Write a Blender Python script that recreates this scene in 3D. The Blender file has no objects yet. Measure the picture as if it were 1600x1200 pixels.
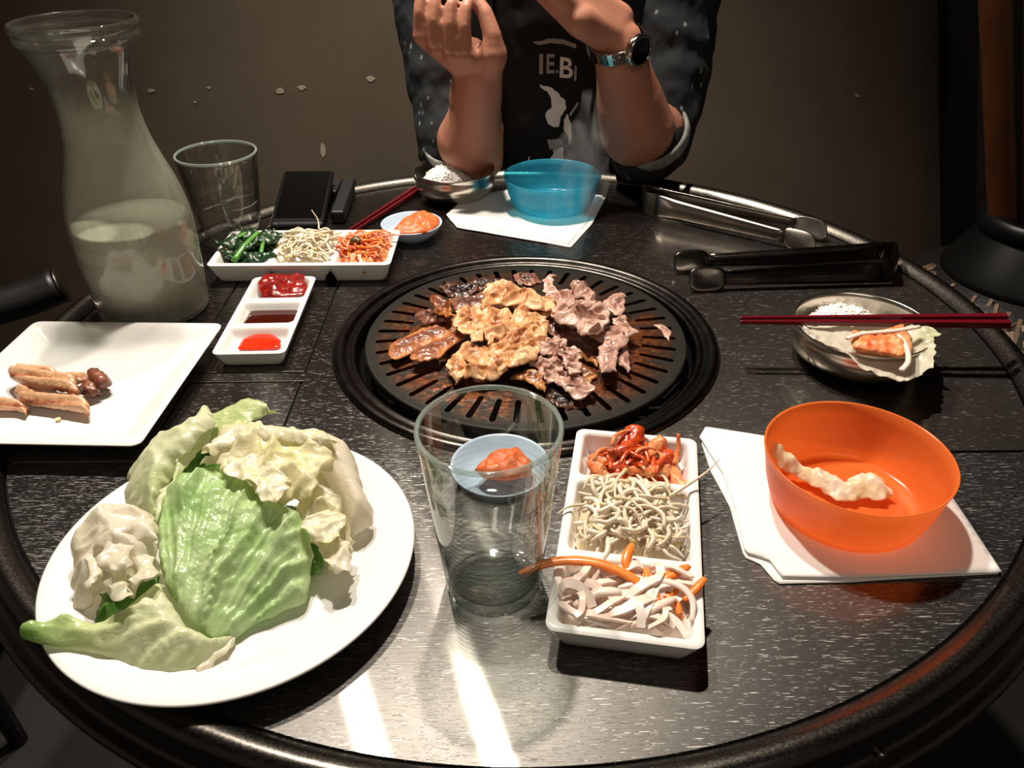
import bpy, bmesh, math, random, json
import numpy as np
from mathutils import Vector, Matrix, noise
from mathutils.bvhtree import BVHTree
from mathutils.geometry import delaunay_2d_cdt
random.seed(7)
S = bpy.context.scene
COL = S.collection
PI = math.pi
# ------------------------------------------------------------------ camera
cd = bpy.data.cameras.new('camera'); cam = bpy.data.objects.new('camera', cd); COL.objects.link(cam)
pitch, roll = math.radians(33.755), math.radians(0.626)
right = Vector((1, 0, 0)); down = Vector((0, -math.sin(pitch), -math.cos(pitch))); fwd = Vector((0, math.cos(pitch), -math.sin(pitch)))
rx = math.cos(roll)*right + math.sin(roll)*down; ry = -math.sin(roll)*right + math.cos(roll)*down
m = Matrix.Identity(4)
for i in range(3):
    m[i][0] = rx[i]; m[i][1] = -ry[i]; m[i][2] = -fwd[i]
m.translation = (-0.0078, -0.8075, 0.47)       # metres; the origin is the middle of the table top
cam.matrix_world = m
cd.sensor_width = 36; cd.lens = 36*1250/1600; cd.clip_start = .02
S.camera = cam
S.cycles.transparent_max_bounces = 32
# ------------------------------------------------------------------ light
S.view_settings.view_transform = 'Standard'; S.view_settings.look = 'None'
S.view_settings.exposure = 0.0; S.view_settings.gamma = 1.0; S.view_settings.use_curve_mapping = False
w = bpy.data.worlds.new('world'); S.world = w; w.use_nodes = True
w.node_tree.nodes['Background'].inputs[0].default_value = (1.0, .86, .7, 1); w.node_tree.nodes['Background'].inputs[1].default_value = .06
def lamp(name, loc, tgt, power, radius, cone, blend=.6, col=(1, .90, .78)):
    l = bpy.data.lights.new(name, 'SPOT'); l.energy = power; l.shadow_soft_size = radius; l.spot_size = math.radians(cone); l.spot_blend = blend; l.color = col
    o = bpy.data.objects.new(name, l); COL.objects.link(o); o.location = loc
    o.rotation_euler = (Vector(tgt)-Vector(loc)).to_track_quat('-Z', 'Y').to_euler()
    return o
lamp('spot_lamp', (-.45, .60, 1.72), (-.30, .05, 0), 128, .04, 84, .5)
lamp('spot_lamp', (-.06, .52, 1.72), (0, .02, 0), 128, .04, 84, .5)
al = bpy.data.lights.new('fill_light', 'AREA'); al.shape = 'RECTANGLE'; al.size = 1.6; al.size_y = .6; al.energy = 9; al.color = (1, .88, .74)  # added fill behind the camera, brightens the wall and lifts front shadows
ao = bpy.data.objects.new('fill_light', al); COL.objects.link(ao); ao.location = (.2, -1.7, 1.68); ao.rotation_euler = (math.radians(35), 0, 0)
# ------------------------------------------------------------------ helpers
DATA = json.loads('''{"meat":{"belly_left":[[-142,-60,16],[-138,-44,16],[-118,-21,16],[-97,1,16],[-78,18,16],[-71,-15,16],[-94,-41,16],[-110,-52,16],[-116,-63,16],[-127,-72,16],[-135,-74,16]],"belly_low":[[-114,-76,20],[-109,-61,20],[-87,-41,20],[-71,-22,20],[-56,-32,20],[-62,-46,20],[-74,-59,20],[-86,-81,20],[-102,-88,20],[-111,-84,20]],"dark_left":[[-117,8,22],[-104,24,22],[-95,16,22],[-80,5,22],[-86,-5,22],[-98,-10,22],[-106,-13,22],[-114,-4,22]],"dark_curl":[[-102,21,32],[-96,30,32],[-85,26,32],[-77,15,32],[-77,-8,32],[-83,-13,32],[-93,-5,32],[-98,5,32]],"brown_back":[[-82,48,22],[-62,53,22],[-54,54,22],[-45,64,22],[-36,66,22],[-38,41,22],[-44,23,22],[-60,20,22],[-73,23,22],[-77,34,22]],"gold_top":[[-39,4,36],[-39,28,36],[-29,53,36],[-13,61,36],[3,47,36],[21,27,36],[39,8,36],[34,-13,36],[15,-7,36],[-3,6,36],[-22,6,36],[-34,-6,36]],"gold_hole":[[-71,-37,34],[-68,-9,34],[-59,-1,34],[-45,0,34],[-38,-8,34],[-36,-37,34],[-38,-61,34],[-42,-74,34],[-51,-72,34],[-55,-56,34],[-64,-51,34]],"gold_mid":[[-40,-5,34],[-24,0,34],[-7,-16,34],[-10,-47,34],[-17,-57,34],[-26,-70,34],[-33,-77,34],[-37,-56,34],[-38,-32,34]],"gold_right":[[-32,-76,26],[-25,-52,26],[-7,-24,26],[15,-2,26],[31,-20,26],[32,-44,26],[20,-82,26],[11,-100,26],[-5,-110,26],[-18,-99,26],[-28,-90,26]],"gold_slope":[[-11,-19,30],[0,12,30],[23,41,30],[36,24,30],[42,11,30],[31,-14,30],[12,-31,30],[-6,-50,30],[-15,-40,30]],"gold_front":[[-70,-78,22],[-62,-63,22],[-54,-57,22],[-33,-70,22],[-30,-81,22],[-38,-103,22],[-46,-100,22],[-56,-90,22]],"pale_loop":[[-76,-91,18],[-71,-79,18],[-63,-81,18],[-56,-92,18],[-47,-103,18],[-56,-109,18],[-59,-125,18],[-66,-127,18],[-72,-108,18]],"gold_low":[[-58,-108,20],[-49,-100,20],[-36,-104,20],[-29,-78,20],[-17,-81,20],[-14,-102,20],[-17,-117,20],[-27,-122,20],[-43,-124,20],[-56,-120,20]],"crumb":[[-91,-60,8],[-87,-58,8],[-79,-65,8],[-79,-70,8],[-87,-74,8]],"pink_far":[[34,82,26],[39,92,26],[51,95,26],[44,84,26],[46,63,26],[53,56,26],[65,59,26],[78,40,26],[69,28,26],[57,23,26],[40,26,26],[34,44,26]],"pink_knob":[[64,47,34],[69,59,34],[78,64,34],[83,48,34],[90,34,34],[92,7,34],[83,7,34],[75,22,34],[66,31,34]],"pink_big":[[38,-7,36],[56,7,36],[72,11,36],[88,3,36],[99,-9,36],[99,-36,36],[91,-55,36],[76,-70,36],[67,-63,36],[58,-46,36],[50,-39,36],[43,-32,36]],"brown_under":[[30,12,18],[37,6,18],[52,-14,18],[64,-34,18],[62,-48,18],[48,-44,18],[35,-34,18],[31,-11,18]],"pink_cube":[[104,28,24],[114,40,24],[126,43,24],[120,-1,24],[110,-3,24],[102,11,24]],"pink_corner":[[109,-6,22],[123,-3,22],[126,-23,22],[132,-37,22],[119,-46,22],[114,-31,22],[109,-20,22]],"pink_flap":[[79,-47,22],[100,-25,22],[114,-16,22],[118,-34,22],[115,-44,22],[102,-54,22],[91,-56,22]],"block_big":[[86,-69,22],[101,-52,22],[120,-46,22],[120,-60,22],[107,-79,22],[102,-99,22],[99,-117,22],[84,-119,22],[84,-93,22]],"block_thin":[[105,-81,14],[119,-51,14],[120,-67,14],[117,-89,14],[118,-98,14],[113,-105,14],[109,-98,14]],"curl_low":[[21,-70,24],[31,-56,24],[46,-56,24],[42,-66,24],[51,-68,24],[62,-77,24],[60,-124,24],[53,-123,24],[46,-105,24],[42,-95,24],[32,-84,24],[22,-82,24]],"loop_low":[[10,-88,18],[19,-78,18],[30,-92,18],[38,-82,18],[45,-91,18],[47,-103,18],[35,-122,18],[28,-131,18],[24,-116,18],[20,-102,18]],"pink_tip":[[27,-123,14],[37,-109,14],[54,-107,14],[66,-121,14],[72,-136,14],[71,-147,14],[62,-156,14],[51,-153,14],[45,-139,14],[38,-126,14]],"char_a":[[64,-57,12],[78,-65,12],[87,-75,12],[84,-88,12],[72,-80,12]],"char_b":[[65,-79,10],[75,-94,10],[82,-103,10],[74,-115,10],[65,-106,10]],"front_brown":[[-9,-114,14],[2,-104,14],[16,-99,14],[26,-111,14],[25,-138,14],[19,-134,14],[6,-121,14]],"scrap_right":[[158,9,6],[166,10,6],[172,4,6],[176,-10,6],[170,-25,6],[167,-17,6],[165,-4,6]],"crust_back":[[-96,107,8],[-89,119,8],[-70,113,8],[-51,131,8],[-23,128,8],[-21,114,8],[-40,106,8],[-53,93,8],[-63,77,8],[-82,83,8]],"crust_far":[[-4,134,9],[5,143,9],[24,141,9],[29,120,9],[18,108,9],[2,115,9]],"char_front":[[26,-129,7],[35,-122,7],[48,-133,7],[61,-147,7],[63,-155,7],[46,-161,7],[33,-150,7]]},"lettuce":{"outer":[[-338,-279,20],[-342,-271,20],[-331,-252,30],[-317,-245,40],[-295,-249,50],[-283,-223,55],[-274,-226,55],[-265,-249,60],[-271,-276,60],[-280,-288,55],[-287,-292,50],[-288,-301,40],[-293,-324,40],[-291,-340,30],[-307,-325,25],[-325,-310,20],[-334,-305,20]],"tip":[[-290,-213,45],[-278,-212,45],[-252,-198,50],[-238,-203,50],[-219,-225,53],[-230,-217,45],[-239,-225,45],[-243,-237,45],[-263,-244,35],[-269,-254,25],[-285,-265,25],[-294,-271,25],[-294,-257,35]],"inner":[[-296,-269,33],[-274,-247,38],[-265,-236,38],[-255,-275,28],[-284,-280,23],[-293,-296,18],[-293,-329,18],[-299,-327,18],[-299,-315,28],[-297,-287,28]],"cream":[[-266,-290,62],[-263,-287,62],[-254,-275,64],[-250,-266,66],[-227,-264,68],[-202,-269,66],[-169,-273,62],[-150,-280,58],[-149,-314,62],[-159,-325,62],[-155,-337,62],[-162,-350,58],[-176,-342,52],[-188,-345,50],[-208,-337,50],[-216,-323,56],[-240,-317,60],[-241,-310,62],[-251,-312,62],[-264,-304,58],[-251,-297,62],[-250,-287,62]],"rib":[[-191,-255,50],[-173,-260,52],[-147,-274,50],[-140,-282,46],[-129,-313,34],[-119,-330,25],[-120,-339,22],[-136,-349,18],[-146,-327,26],[-160,-311,40],[-178,-290,50]],"crumple":[[-179,-330,40],[-164,-309,48],[-153,-318,46],[-144,-339,44],[-135,-354,38],[-129,-369,32],[-131,-378,28],[-128,-381,24],[-134,-387,24],[-140,-390,22],[-146,-384,24],[-155,-372,28],[-163,-365,36],[-173,-351,36]],"green":[[-282,-357,36],[-285,-321,44],[-269,-307,48],[-247,-301,50],[-219,-318,50],[-209,-329,48],[-189,-338,44],[-174,-343,40],[-165,-358,36],[-158,-378,28],[-159,-410,16],[-175,-420,14],[-192,-429,12],[-206,-442,12],[-220,-446,16],[-234,-436,24],[-257,-412,30],[-271,-386,32]],"shadowed":[[-229,-293,18],[-184,-314,18],[-169,-333,18],[-152,-371,18],[-158,-391,18],[-164,-381,18],[-175,-354,18],[-200,-332,18]],"white":[[-340,-379,28],[-343,-371,32],[-338,-351,36],[-334,-334,36],[-322,-331,36],[-306,-341,40],[-288,-345,40],[-277,-369,40],[-268,-398,36],[-268,-402,32],[-276,-404,30],[-282,-407,28],[-282,-413,24],[-295,-412,24],[-306,-409,26],[-313,-418,18],[-327,-414,18],[-333,-394,24]],"bottom":[[-342,-453,32],[-343,-446,34],[-338,-443,36],[-323,-439,30],[-323,-435,30],[-317,-431,30],[-310,-436,28],[-297,-438,26],[-287,-433,26],[-277,-420,28],[-263,-406,32],[-253,-419,34],[-243,-431,32],[-233,-441,26],[-216,-447,22],[-205,-439,14],[-205,-442,12],[-211,-453,11],[-218,-464,11],[-225,-464,12],[-235,-468,11],[-248,-470,11],[-259,-468,12],[-277,-460,14],[-287,-458,18],[-308,-455,22],[-320,-456,28],[-331,-456,32],[-339,-454,32]],"dark":[[-305,-429,15],[-314,-401,15],[-292,-392,15],[-275,-383,15],[-273,-399,15],[-285,-417,15],[-293,-426,15],[-300,-430,15]]},"folds":{"white_a":[[-301,-404,58],[-296,-394,58],[-288,-387,58],[-278,-399,58],[-274,-416,58],[-283,-419,58],[-294,-414,58]],"white_b":[[-276,-401,50],[-265,-396,50],[-258,-417,50],[-264,-422,50],[-276,-422,50],[-274,-413,50]],"white_c":[[-321,-387,46],[-311,-391,46],[-300,-406,46],[-299,-421,46],[-308,-418,46],[-312,-404,46]],"white_d":[[-300,-409,48],[-289,-408,48],[-275,-419,48],[-267,-431,48],[-278,-435,48],[-292,-423,48]],"white_e":[[-314,-390,54],[-308,-373,54],[-294,-364,54],[-276,-364,54],[-268,-383,54],[-287,-382,54],[-299,-393,54]],"cream_a":[[-258,-305,72],[-254,-295,72],[-249,-286,72],[-246,-274,72],[-226,-267,72],[-200,-274,72],[-166,-284,72],[-149,-293,72],[-162,-301,72],[-195,-292,72],[-220,-289,72],[-236,-292,72],[-244,-305,72],[-249,-311,72]],"cream_b":[[-237,-323,66],[-235,-305,66],[-216,-297,66],[-192,-310,66],[-179,-333,66],[-182,-361,66],[-200,-354,66],[-211,-334,66]],"cream_c":[[-192,-309,69],[-169,-297,69],[-151,-310,69],[-156,-336,69],[-166,-360,69],[-179,-344,69]],"crumple_a":[[-167,-361,48],[-158,-343,48],[-139,-350,48],[-133,-371,48],[-147,-384,48],[-160,-376,48]],"crumple_b":[[-153,-374,38],[-138,-364,38],[-127,-381,38],[-126,-399,38],[-136,-403,38],[-146,-393,38]],"outer_a":[[-289,-330,46],[-284,-308,46],[-290,-287,46],[-286,-277,46],[-280,-257,46],[-274,-230,46],[-269,-237,46],[-273,-267,46],[-279,-285,46],[-281,-296,46],[-278,-316,46],[-280,-346,46],[-281,-357,46]],"bottom_a":[[-225,-464,12],[-220,-456,12],[-210,-443,12],[-205,-436,12],[-201,-441,12],[-207,-454,12],[-216,-467,12],[-219,-470,12]]},"scrap":[[214,-258,32],[221,-256,40],[225,-260,38],[245,-270,20],[260,-272,18],[271,-279,20],[276,-288,14],[283,-282,20],[293,-282,22],[308,-285,20],[314,-302,14],[298,-307,14],[263,-307,14],[253,-296,14],[239,-280,17],[221,-272,24]],"wrap":[[309,-51,48],[324,-56,48],[336,-72,48],[355,-69,48],[377,-73,48],[407,-71,52],[416,-86,54],[421,-88,54],[426,-91,58],[432,-99,56],[430,-107,54],[424,-103,52],[418,-125,48],[406,-146,44],[395,-155,40],[377,-164,38],[356,-163,40],[335,-148,44],[328,-126,46],[318,-116,48],[304,-100,48],[301,-73,48]],"wrapkim":[[333,-115,56],[343,-95,56],[356,-104,56],[387,-89,56],[400,-84,56],[396,-116,56],[385,-142,56],[371,-150,56],[355,-141,56],[341,-136,56],[332,-132,56]],"wrapradA":[[326,-122,62],[344,-113,62],[363,-110,62],[382,-107,62],[408,-100,62]],"wrapradB":[[381,-111,60],[382,-125,60],[378,-144,60],[370,-164,60],[358,-178,60]],"napB":[[-106,361,4],[-90,406,4],[-62,448,4],[-4,470,4],[143,436,4],[105,317,4],[74,246,4],[41,267,4],[-10,292,4],[-58,310,4],[-89,318,4]],"napB2":[[-101,348,2],[-85,395,2],[-61,433,2],[-4,460,2],[146,430,2],[115,322,2],[77,237,2],[40,256,2],[-10,278,2],[-57,300,2],[-87,313,2]],"napB3":[[-37,517,4],[-20,520,4],[-4,455,4],[-36,447,4]],"napO":[[170,-204,6],[179,-188,6],[229,-203,6],[306,-226,6],[368,-246,6],[369,-305,6],[368,-378,6],[310,-380,6],[250,-382,6],[198,-380,6],[193,-362,6],[176,-354,6],[181,-302,6],[180,-256,6]],"napO2":[[171,-210,3],[181,-188,3],[230,-199,3],[308,-222,3],[371,-242,3],[371,-310,3],[367,-377,3],[310,-380,3],[250,-384,3],[193,-385,3],[186,-365,3],[175,-357,3],[177,-299,3],[171,-252,3]],"ribs":{"rib_top":[[-519,-125,32],[-522,-116,32],[-513,-110,32],[-493,-114,32],[-471,-119,32],[-467,-126,32],[-446,-130,32],[-440,-144,32],[-430,-160,32],[-431,-165,32],[-439,-161,32],[-466,-151,32],[-492,-146,32],[-510,-134,32]],"rib_low":[[-503,-148,24],[-503,-140,24],[-500,-136,24],[-477,-146,24],[-452,-155,24],[-429,-158,24],[-421,-165,24],[-412,-183,24],[-414,-184,24],[-435,-178,24],[-461,-172,24],[-480,-168,24],[-495,-158,24]],"rib_cut":[[-526,-152,22],[-516,-153,22],[-492,-160,22],[-479,-169,22],[-477,-179,22],[-489,-174,22],[-505,-173,22],[-515,-171,22]],"rib_bone":[[-472,-118,26],[-454,-117,26],[-440,-118,26],[-437,-124,26],[-440,-132,26],[-446,-135,26],[-459,-128,26]],"chunk_a":[[-440,-118,24],[-432,-118,24],[-428,-124,24],[-421,-127,24],[-415,-136,24],[-420,-141,24],[-429,-133,24]],"chunk_b":[[-441,-141,24],[-440,-132,24],[-435,-128,24],[-424,-137,24],[-417,-149,24],[-424,-155,24],[-435,-151,24]]},"plate_crumb":[[-449,-181,16],[-445,-179,16],[-443,-183,16],[-447,-185,16]],"sauceA":[[-328,105,18],[-326,129,18],[-272,128,18],[-260,91,18],[-260,69,18],[-285,62,18],[-313,65,18],[-322,84,18]],"sauceB":[[-323,14,10],[-322,58,10],[-269,58,10],[-262,43,10],[-263,15,10],[-285,12,10]],"sauceC":[[-312,-45,10],[-311,-24,10],[-300,-13,10],[-290,-10,10],[-278,-18,10],[-268,-29,10],[-266,-44,10],[-288,-47,10]],"sauceBack":[[-175,261,20],[-166,300,20],[-150,323,20],[-133,330,20],[-111,304,20],[-110,276,20],[-126,249,20],[-147,244,20],[-167,247,20]],"sauceFront":[[-42,-269,20],[-29,-249,20],[-17,-240,20],[-2,-241,20],[10,-259,20],[8,-278,20],[-14,-284,20],[-33,-280,20]],"chips":[[-430,1000,-92,14],[-786,1000,41,8],[-661,1000,45,5],[-696,1000,15,4],[-507,1000,37,10],[-459,1000,43,9],[-307,1000,60,11],[-1044,1000,47,5],[756,1000,14,6]]}''')
def mm(l): return [(a/1000, b/1000, c/1000) for a, b, c in l]
def tag(o, label=None, cat=None, group=None, kind=None):
    if label: o['label'] = label
    if cat: o['category'] = cat
    if group: o['group'] = group
    if kind: o['kind'] = kind
    return o
def thing(name, loc, label, cat, group=None):
    o = bpy.data.objects.new(name, None); COL.objects.link(o); o.location = loc; o.empty_display_size = .02
    return tag(o, label, cat, group)
def wloc(o):
    v = Vector(o.location)
    while o.parent: o = o.parent; v += Vector(o.location)
    return v
def obj(name, vf, mat, parent=None, smooth=True, org=None, label=None, tint=None):
    """links verts/faces given in world metres as ONE mesh object, origin at its base or at its parent's"""
    V, F = vf
    V = [Vector(v) for v in V]
    if parent is not None: base = wloc(parent)
    elif org is not None: base = Vector(org)
    else:
        base = Vector((sum(v.x for v in V)/len(V), sum(v.y for v in V)/len(V), min(v.z for v in V)))
    me = bpy.data.meshes.new(name); me.from_pydata([v-base for v in V], [], F); me.update()
    bm = bmesh.new(); bm.from_mesh(me); bmesh.ops.recalc_face_normals(bm, faces=bm.faces); bm.to_mesh(me); bm.free()
    if smooth: me.polygons.foreach_set('use_smooth', [True]*len(me.polygons))
    if tint is not None:
        a = me.attributes.new('tint', 'FLOAT', 'POINT'); a.data.foreach_set('value', [float(t) for t in tint])
    me.materials.append(mat)
    o = bpy.data.objects.new(name, me); COL.objects.link(o)
    if parent is not None: o.parent = parent
    else: o.location = base
    if label: o['label'] = label
    return o
def mod(o, typ, **kw):
    md = o.modifiers.new(typ.lower(), typ)
    for k, v in kw.items(): setattr(md, k, v)
    return md
def bake(o):
    """apply modifiers"""
    dg = bpy.context.evaluated_depsgraph_get(); dg.update()
    me = bpy.data.meshes.new_from_object(o.evaluated_get(dg)); old = o.data
    o.modifiers.clear(); o.data = me; bpy.data.meshes.remove(old); return o
def edge_split(o, ang=35):
    o.data.set_sharp_from_angle(angle=math.radians(ang)); return o
def join(*vfs):
    V, F = [], []
    for v, f in vfs:
        n = len(V); V += list(v); F += [tuple(i+n for i in q) for q in f]
    return V, F
def lathe(prof, c=(0, 0, 0), n=64, sx=1., sy=1., rot=0., closed=False, wob=None):
    V, F = [], []
    for (r, z) in prof:
        for k in range(n):
            a = 2*PI*k/n; x, y = r*math.cos(a)*sx, r*math.sin(a)*sy
            if wob: z2 = z + wob(a, r)
            else: z2 = z
            V.append((c[0]+x*math.cos(rot)-y*math.sin(rot), c[1]+x*math.sin(rot)+y*math.cos(rot), c[2]+z2))
    m_ = len(prof)
    for i in range(m_-1 + (1 if closed else 0)):
        for k in range(n):
            j = (i+1) % m_
            F.append((i*n+k, i*n+(k+1) % n, j*n+(k+1) % n, j*n+k))
    if not closed:
        if prof[0][0] > 1e-6: pass
    return V, F
def box(x0, x1, y0, y1, z0, z1):
    V = [(x, y, z) for x in (x0, x1) for y in (y0, y1) for z in (z0, z1)]
    return V, [(0, 1, 3, 2), (4, 6, 7, 5), (0, 4, 5, 1), (2, 3, 7, 6), (0, 2, 6, 4), (1, 5, 7, 3)]
def rot_vf(vf, c, a):
    ca, sa = math.cos(a), math.sin(a)
    return [(c[0]+(x-c[0])*ca-(y-c[1])*sa, c[1]+(x-c[0])*sa+(y-c[1])*ca, z) for x, y, z in vf[0]], vf[1]
def catmull(pts, n=6):
    P = [Vector(p) for p in pts]; P = [2*P[0]-P[1]]+P+[2*P[-1]-P[-2]]; out = []
    for i in range(1, len(P)-2):
        for k in range(n):
            t = k/n; a, b, c, d = P[i-1], P[i], P[i+1], P[i+2]
            out.append(.5*((2*b)+(c-a)*t+(2*a-5*b+4*c-d)*t*t+(3*b-a-3*c+d)*t**3))
    out.append(P[-2]); return out
def tube(pts, rad, sides=8, flat=1., up=(0, 0, 1), sub=5, square=False):
    """swept tube; rad is a number or a function of t; flat squashes it along its normal"""
    C = catmull(pts, sub) if sub > 1 else [Vector(p) for p in pts]
    V, F = [], []; n = len(C); U = Vector(up)
    for i, p in enumerate(C):
        t = (C[min(i+1, n-1)]-C[max(i-1, 0)]).normalized()
        s = t.cross(U)
        if s.length < 1e-4: s = t.cross(Vector((1, 0, 0)))
        s.normalize(); nn = s.cross(t).normalized(); U = nn*.7+U*.3
        r = rad(i/(n-1)) if callable(rad) else rad
        for k in range(sides):
            a = 2*PI*(k+.5)/sides; V.append(p+s*math.cos(a)*r+nn*math.sin(a)*r*flat)
    for i in range(n-1):
        for k in range(sides): F.append((i*sides+k, i*sides+(k+1) % sides, (i+1)*sides+(k+1) % sides, (i+1)*sides+k))
    F.append(tuple(range(sides))[::-1]); F.append(tuple((n-1)*sides+k for k in range(sides)))
    return V, F
def loft(rings, n=40, a0=0., a1=2*PI, cap=True):
    """rings: (cx, cy, z, half width, half depth, power)"""
    V, F = [], []; full = abs(a1-a0-2*PI) < 1e-6; cnt = n if full else n+1
    for (cx, cy, z, a, b, pw) in rings:
        for k in range(cnt):
            t = a0+(a1-a0)*k/n; c, s = math.cos(t), math.sin(t)
            V.append((cx+a*math.copysign(abs(c)**pw, c), cy+b*math.copysign(abs(s)**pw, s), z))
    for i in range(len(rings)-1):
        for k in range(cnt if full else cnt-1):
            k2 = (k+1) % cnt; F.append((i*cnt+k, i*cnt+k2, (i+1)*cnt+k2, (i+1)*cnt+k))
    if cap and full: F.append(tuple(range(cnt))[::-1]); F.append(tuple((len(rings)-1)*cnt+k for k in range(cnt)))
    return V, F
def resample(pts, n, smooth=1):
    P = np.array(pts, float); Q = np.vstack([P, P[:1]]); d = np.r_[0, np.cumsum(np.linalg.norm(np.diff(Q, axis=0), axis=1))]
    t = np.linspace(0, d[-1], n, endpoint=False); R = np.stack([np.interp(t, d, Q[:, k]) for k in range(3)], 1)
    for _ in range(smooth): R = .25*np.roll(R, 1, 0)+.5*R+.25*np.roll(R, -1, 0)
    return R
def nz(x, y, z, s, seed=0): return noise.noise(Vector((x*s+seed*7.3, y*s-seed*3.1, z*s+seed*1.7)))
def fbm(x, y, z, s, seed=0, o=3): return noise.fractal(Vector((x*s+seed*7.3, y*s-seed*3.1, z*s+seed*1.7)), .9, 2.1, o)
def sheet(outline, step=.004, dome=.01, prof=.6, disp=None, edge=0., seed=0, n=90, smooth=1):
    """fills a closed 3-D outline with a fine mesh whose inside swells by dome; disp(x, y, d) adds (dx, dy, dz); d is 0 at the edge and 1 deep inside"""
    R = resample(outline, n, smooth)
    if edge:
        c = R.mean(0)
        for i, p in enumerate(R):
            k = 1+edge*nz(p[0], p[1], 0, 160, seed+5); R[i, :2] = c[:2]+(p[:2]-c[:2])*k
    xy = R[:, :2]
    x0, y0 = xy.min(0); x1, y1 = xy.max(0); pts = []
    nx, ny = int((x1-x0)/step)+1, int((y1-y0)/step)+1
    A, B = xy, np.roll(xy, -1, 0); AB = B-A; L2 = (AB**2).sum(1)+1e-12
    for i in range(nx+1):
        for j in range(ny+1):
            p = np.array([x0+(i+(.5 if j % 2 else 0))*step, y0+j*step])
            c = ((A[:, 1] > p[1]) != (B[:, 1] > p[1])) & (p[0] < (B[:, 0]-A[:, 0])*(p[1]-A[:, 1])/(B[:, 1]-A[:, 1]+1e-15)+A[:, 0])
            if c.sum() % 2 == 0: continue
            t = np.clip(((p-A)*AB).sum(1)/L2, 0, 1); dd = np.sqrt(((A+AB*t[:, None]-p)**2).sum(1))
            if dd.min() > step*.45: pts.append((p[0], p[1], dd.min()))
    vin = [Vector((float(a), float(b))) for a, b in xy]+[Vector((p[0], p[1])) for p in pts]
    vo, eo, fo, ov, oe, of = delaunay_2d_cdt(vin, [], [list(range(len(xy)))], 1, 1e-7)
    V = np.array([[v.x, v.y] for v in vo]); D = np.zeros(len(V)); Z = np.zeros(len(V))
    for i, v in enumerate(V):
        t = np.clip(((v-A)*AB).sum(1)/L2, 0, 1); D[i] = np.sqrt(((A+AB*t[:, None]-v)**2).sum(1)).min()
        wgt = 1/(((xy-v)**2).sum(1)+1e-8)**1.3; Z[i] = (wgt*R[:, 2]).sum()/wgt.sum()
    D = np.clip(D/(D.max()+1e-9), 0, 1); out = []
    for (x, y), z, d in zip(V, Z, D):
        q = [x, y, z+dome*(1-(1-d)**2)**prof]
        if disp:
            e = disp(x, y, d); q = [q[0]+e[0], q[1]+e[1], q[2]+e[2]]
        out.append(tuple(float(t) for t in q))
    return (out, [tuple(f) for f in fo]), D
# ------------------------------------------------------------------ materials
def L(c): return tuple((v/12.92 if v <= .04045 else ((v+.055)/1.055)**2.4) for v in (t/255 for t in c))+(1,)
class NT:
    def __init__(s, name):
        s.m = bpy.data.materials.new(name); s.m.use_nodes = True; s.t = s.m.node_tree; s.b = s.t.nodes['Principled BSDF']; s.out = s.t.nodes['Material Output']
        s.tc = None
    def n(s, typ, **kw):
        x = s.t.nodes.new('ShaderNode'+typ)
        for k, v in kw.items():
            if k.startswith('i_'): x.inputs[k[2:].replace('_', ' ')].default_value = v
            else: setattr(x, k, v)
        return x
    def l(s, a, b): s.t.links.new(a, b)
    def co(s, scale=(1, 1, 1), rot=(0, 0, 0)):
        if not s.tc: s.tc = s.n('TexCoord')
        mp = s.n('Mapping'); mp.inputs['Scale'].default_value = scale; mp.inputs['Rotation'].default_value = rot
        s.l(s.tc.outputs['Object'], mp.inputs['Vector']); return mp.outputs['Vector']
    def noise(s, scale, detail=4, rough=.6, vec=None, dist=0):
        x = s.n('TexNoise'); x.inputs['Scale'].default_value = scale; x.inputs['Detail'].default_value = detail; x.inputs['Roughness'].default_value = rough; x.inputs['Distortion'].default_value = dist
        s.l(vec if vec is not None else s.co(), x.inputs['Vector']); return x.outputs['Fac']
    def ramp(s, fac, stops):
        x = s.n('ValToRGB'); e = x.color_ramp.elements
        while len(e) < len(stops): e.new(.5)
        for k, (p, c) in enumerate(stops): e[k].position = p; e[k].color = c if len(c) == 4 else tuple(c)+(1,)
        s.l(fac, x.inputs['Fac']); return x.outputs['Color']
    def mix(s, fac, a, b):
        x = s.n('Mix', data_type='RGBA')
        for v, sock in ((a, 6), (b, 7)):
            if isinstance(v, tuple): x.inputs[sock].default_value = v
            else: s.l(v, x.inputs[sock])
        if isinstance(fac, (int, float)): x.inputs[0].default_value = fac
        else: s.l(fac, x.inputs[0])
        return x.outputs[2]
    def math(s, op, a, b=None):
        x = s.n('Math', operation=op)
        for k, v in enumerate((a, b)):
            if v is None: continue
            if isinstance(v, (int, float)): x.inputs[k].default_value = v
            else: s.l(v, x.inputs[k])
        return x.outputs[0]
    def attr(s, name='tint'):
        x = s.n('Attribute'); x.attribute_name = name; return x.outputs['Fac']
    def bump(s, h, strength=.3, dist=.001, inp='Normal'):
        x = s.n('Bump'); x.inputs['Strength'].default_value = strength; x.inputs['Distance'].default_value = dist
        s.l(h, x.inputs['Height']); s.l(x.outputs['Normal'], s.b.inputs[inp]); return x.outputs['Normal']
    def set(s, **kw):
        for k, v in kw.items():
            k = k.replace('_', ' ')
            if isinstance(v, (int, float, tuple)): s.b.inputs[k].default_value = v
            else: s.l(v, s.b.inputs[k])
        return s
def plain(name, col, rough=.5, metal=0., **kw):
    x = NT(name); x.set(Base_Color=L(col), Roughness=rough, Metallic=metal, **kw); return x.m
def varied(name, c1, c2, scale, rough=.5, bump=.2, bd=.001, bscale=None, lo=.35, hi=.65, **kw):
    x = NT(name); f = x.noise(scale, 5); x.set(Base_Color=x.ramp(f, [(lo, L(c1)), (hi, L(c2))]), Roughness=rough, **kw)
    if bump: x.bump(x.noise(bscale or scale*3, 5), bump, bd)
    return x.m
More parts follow.
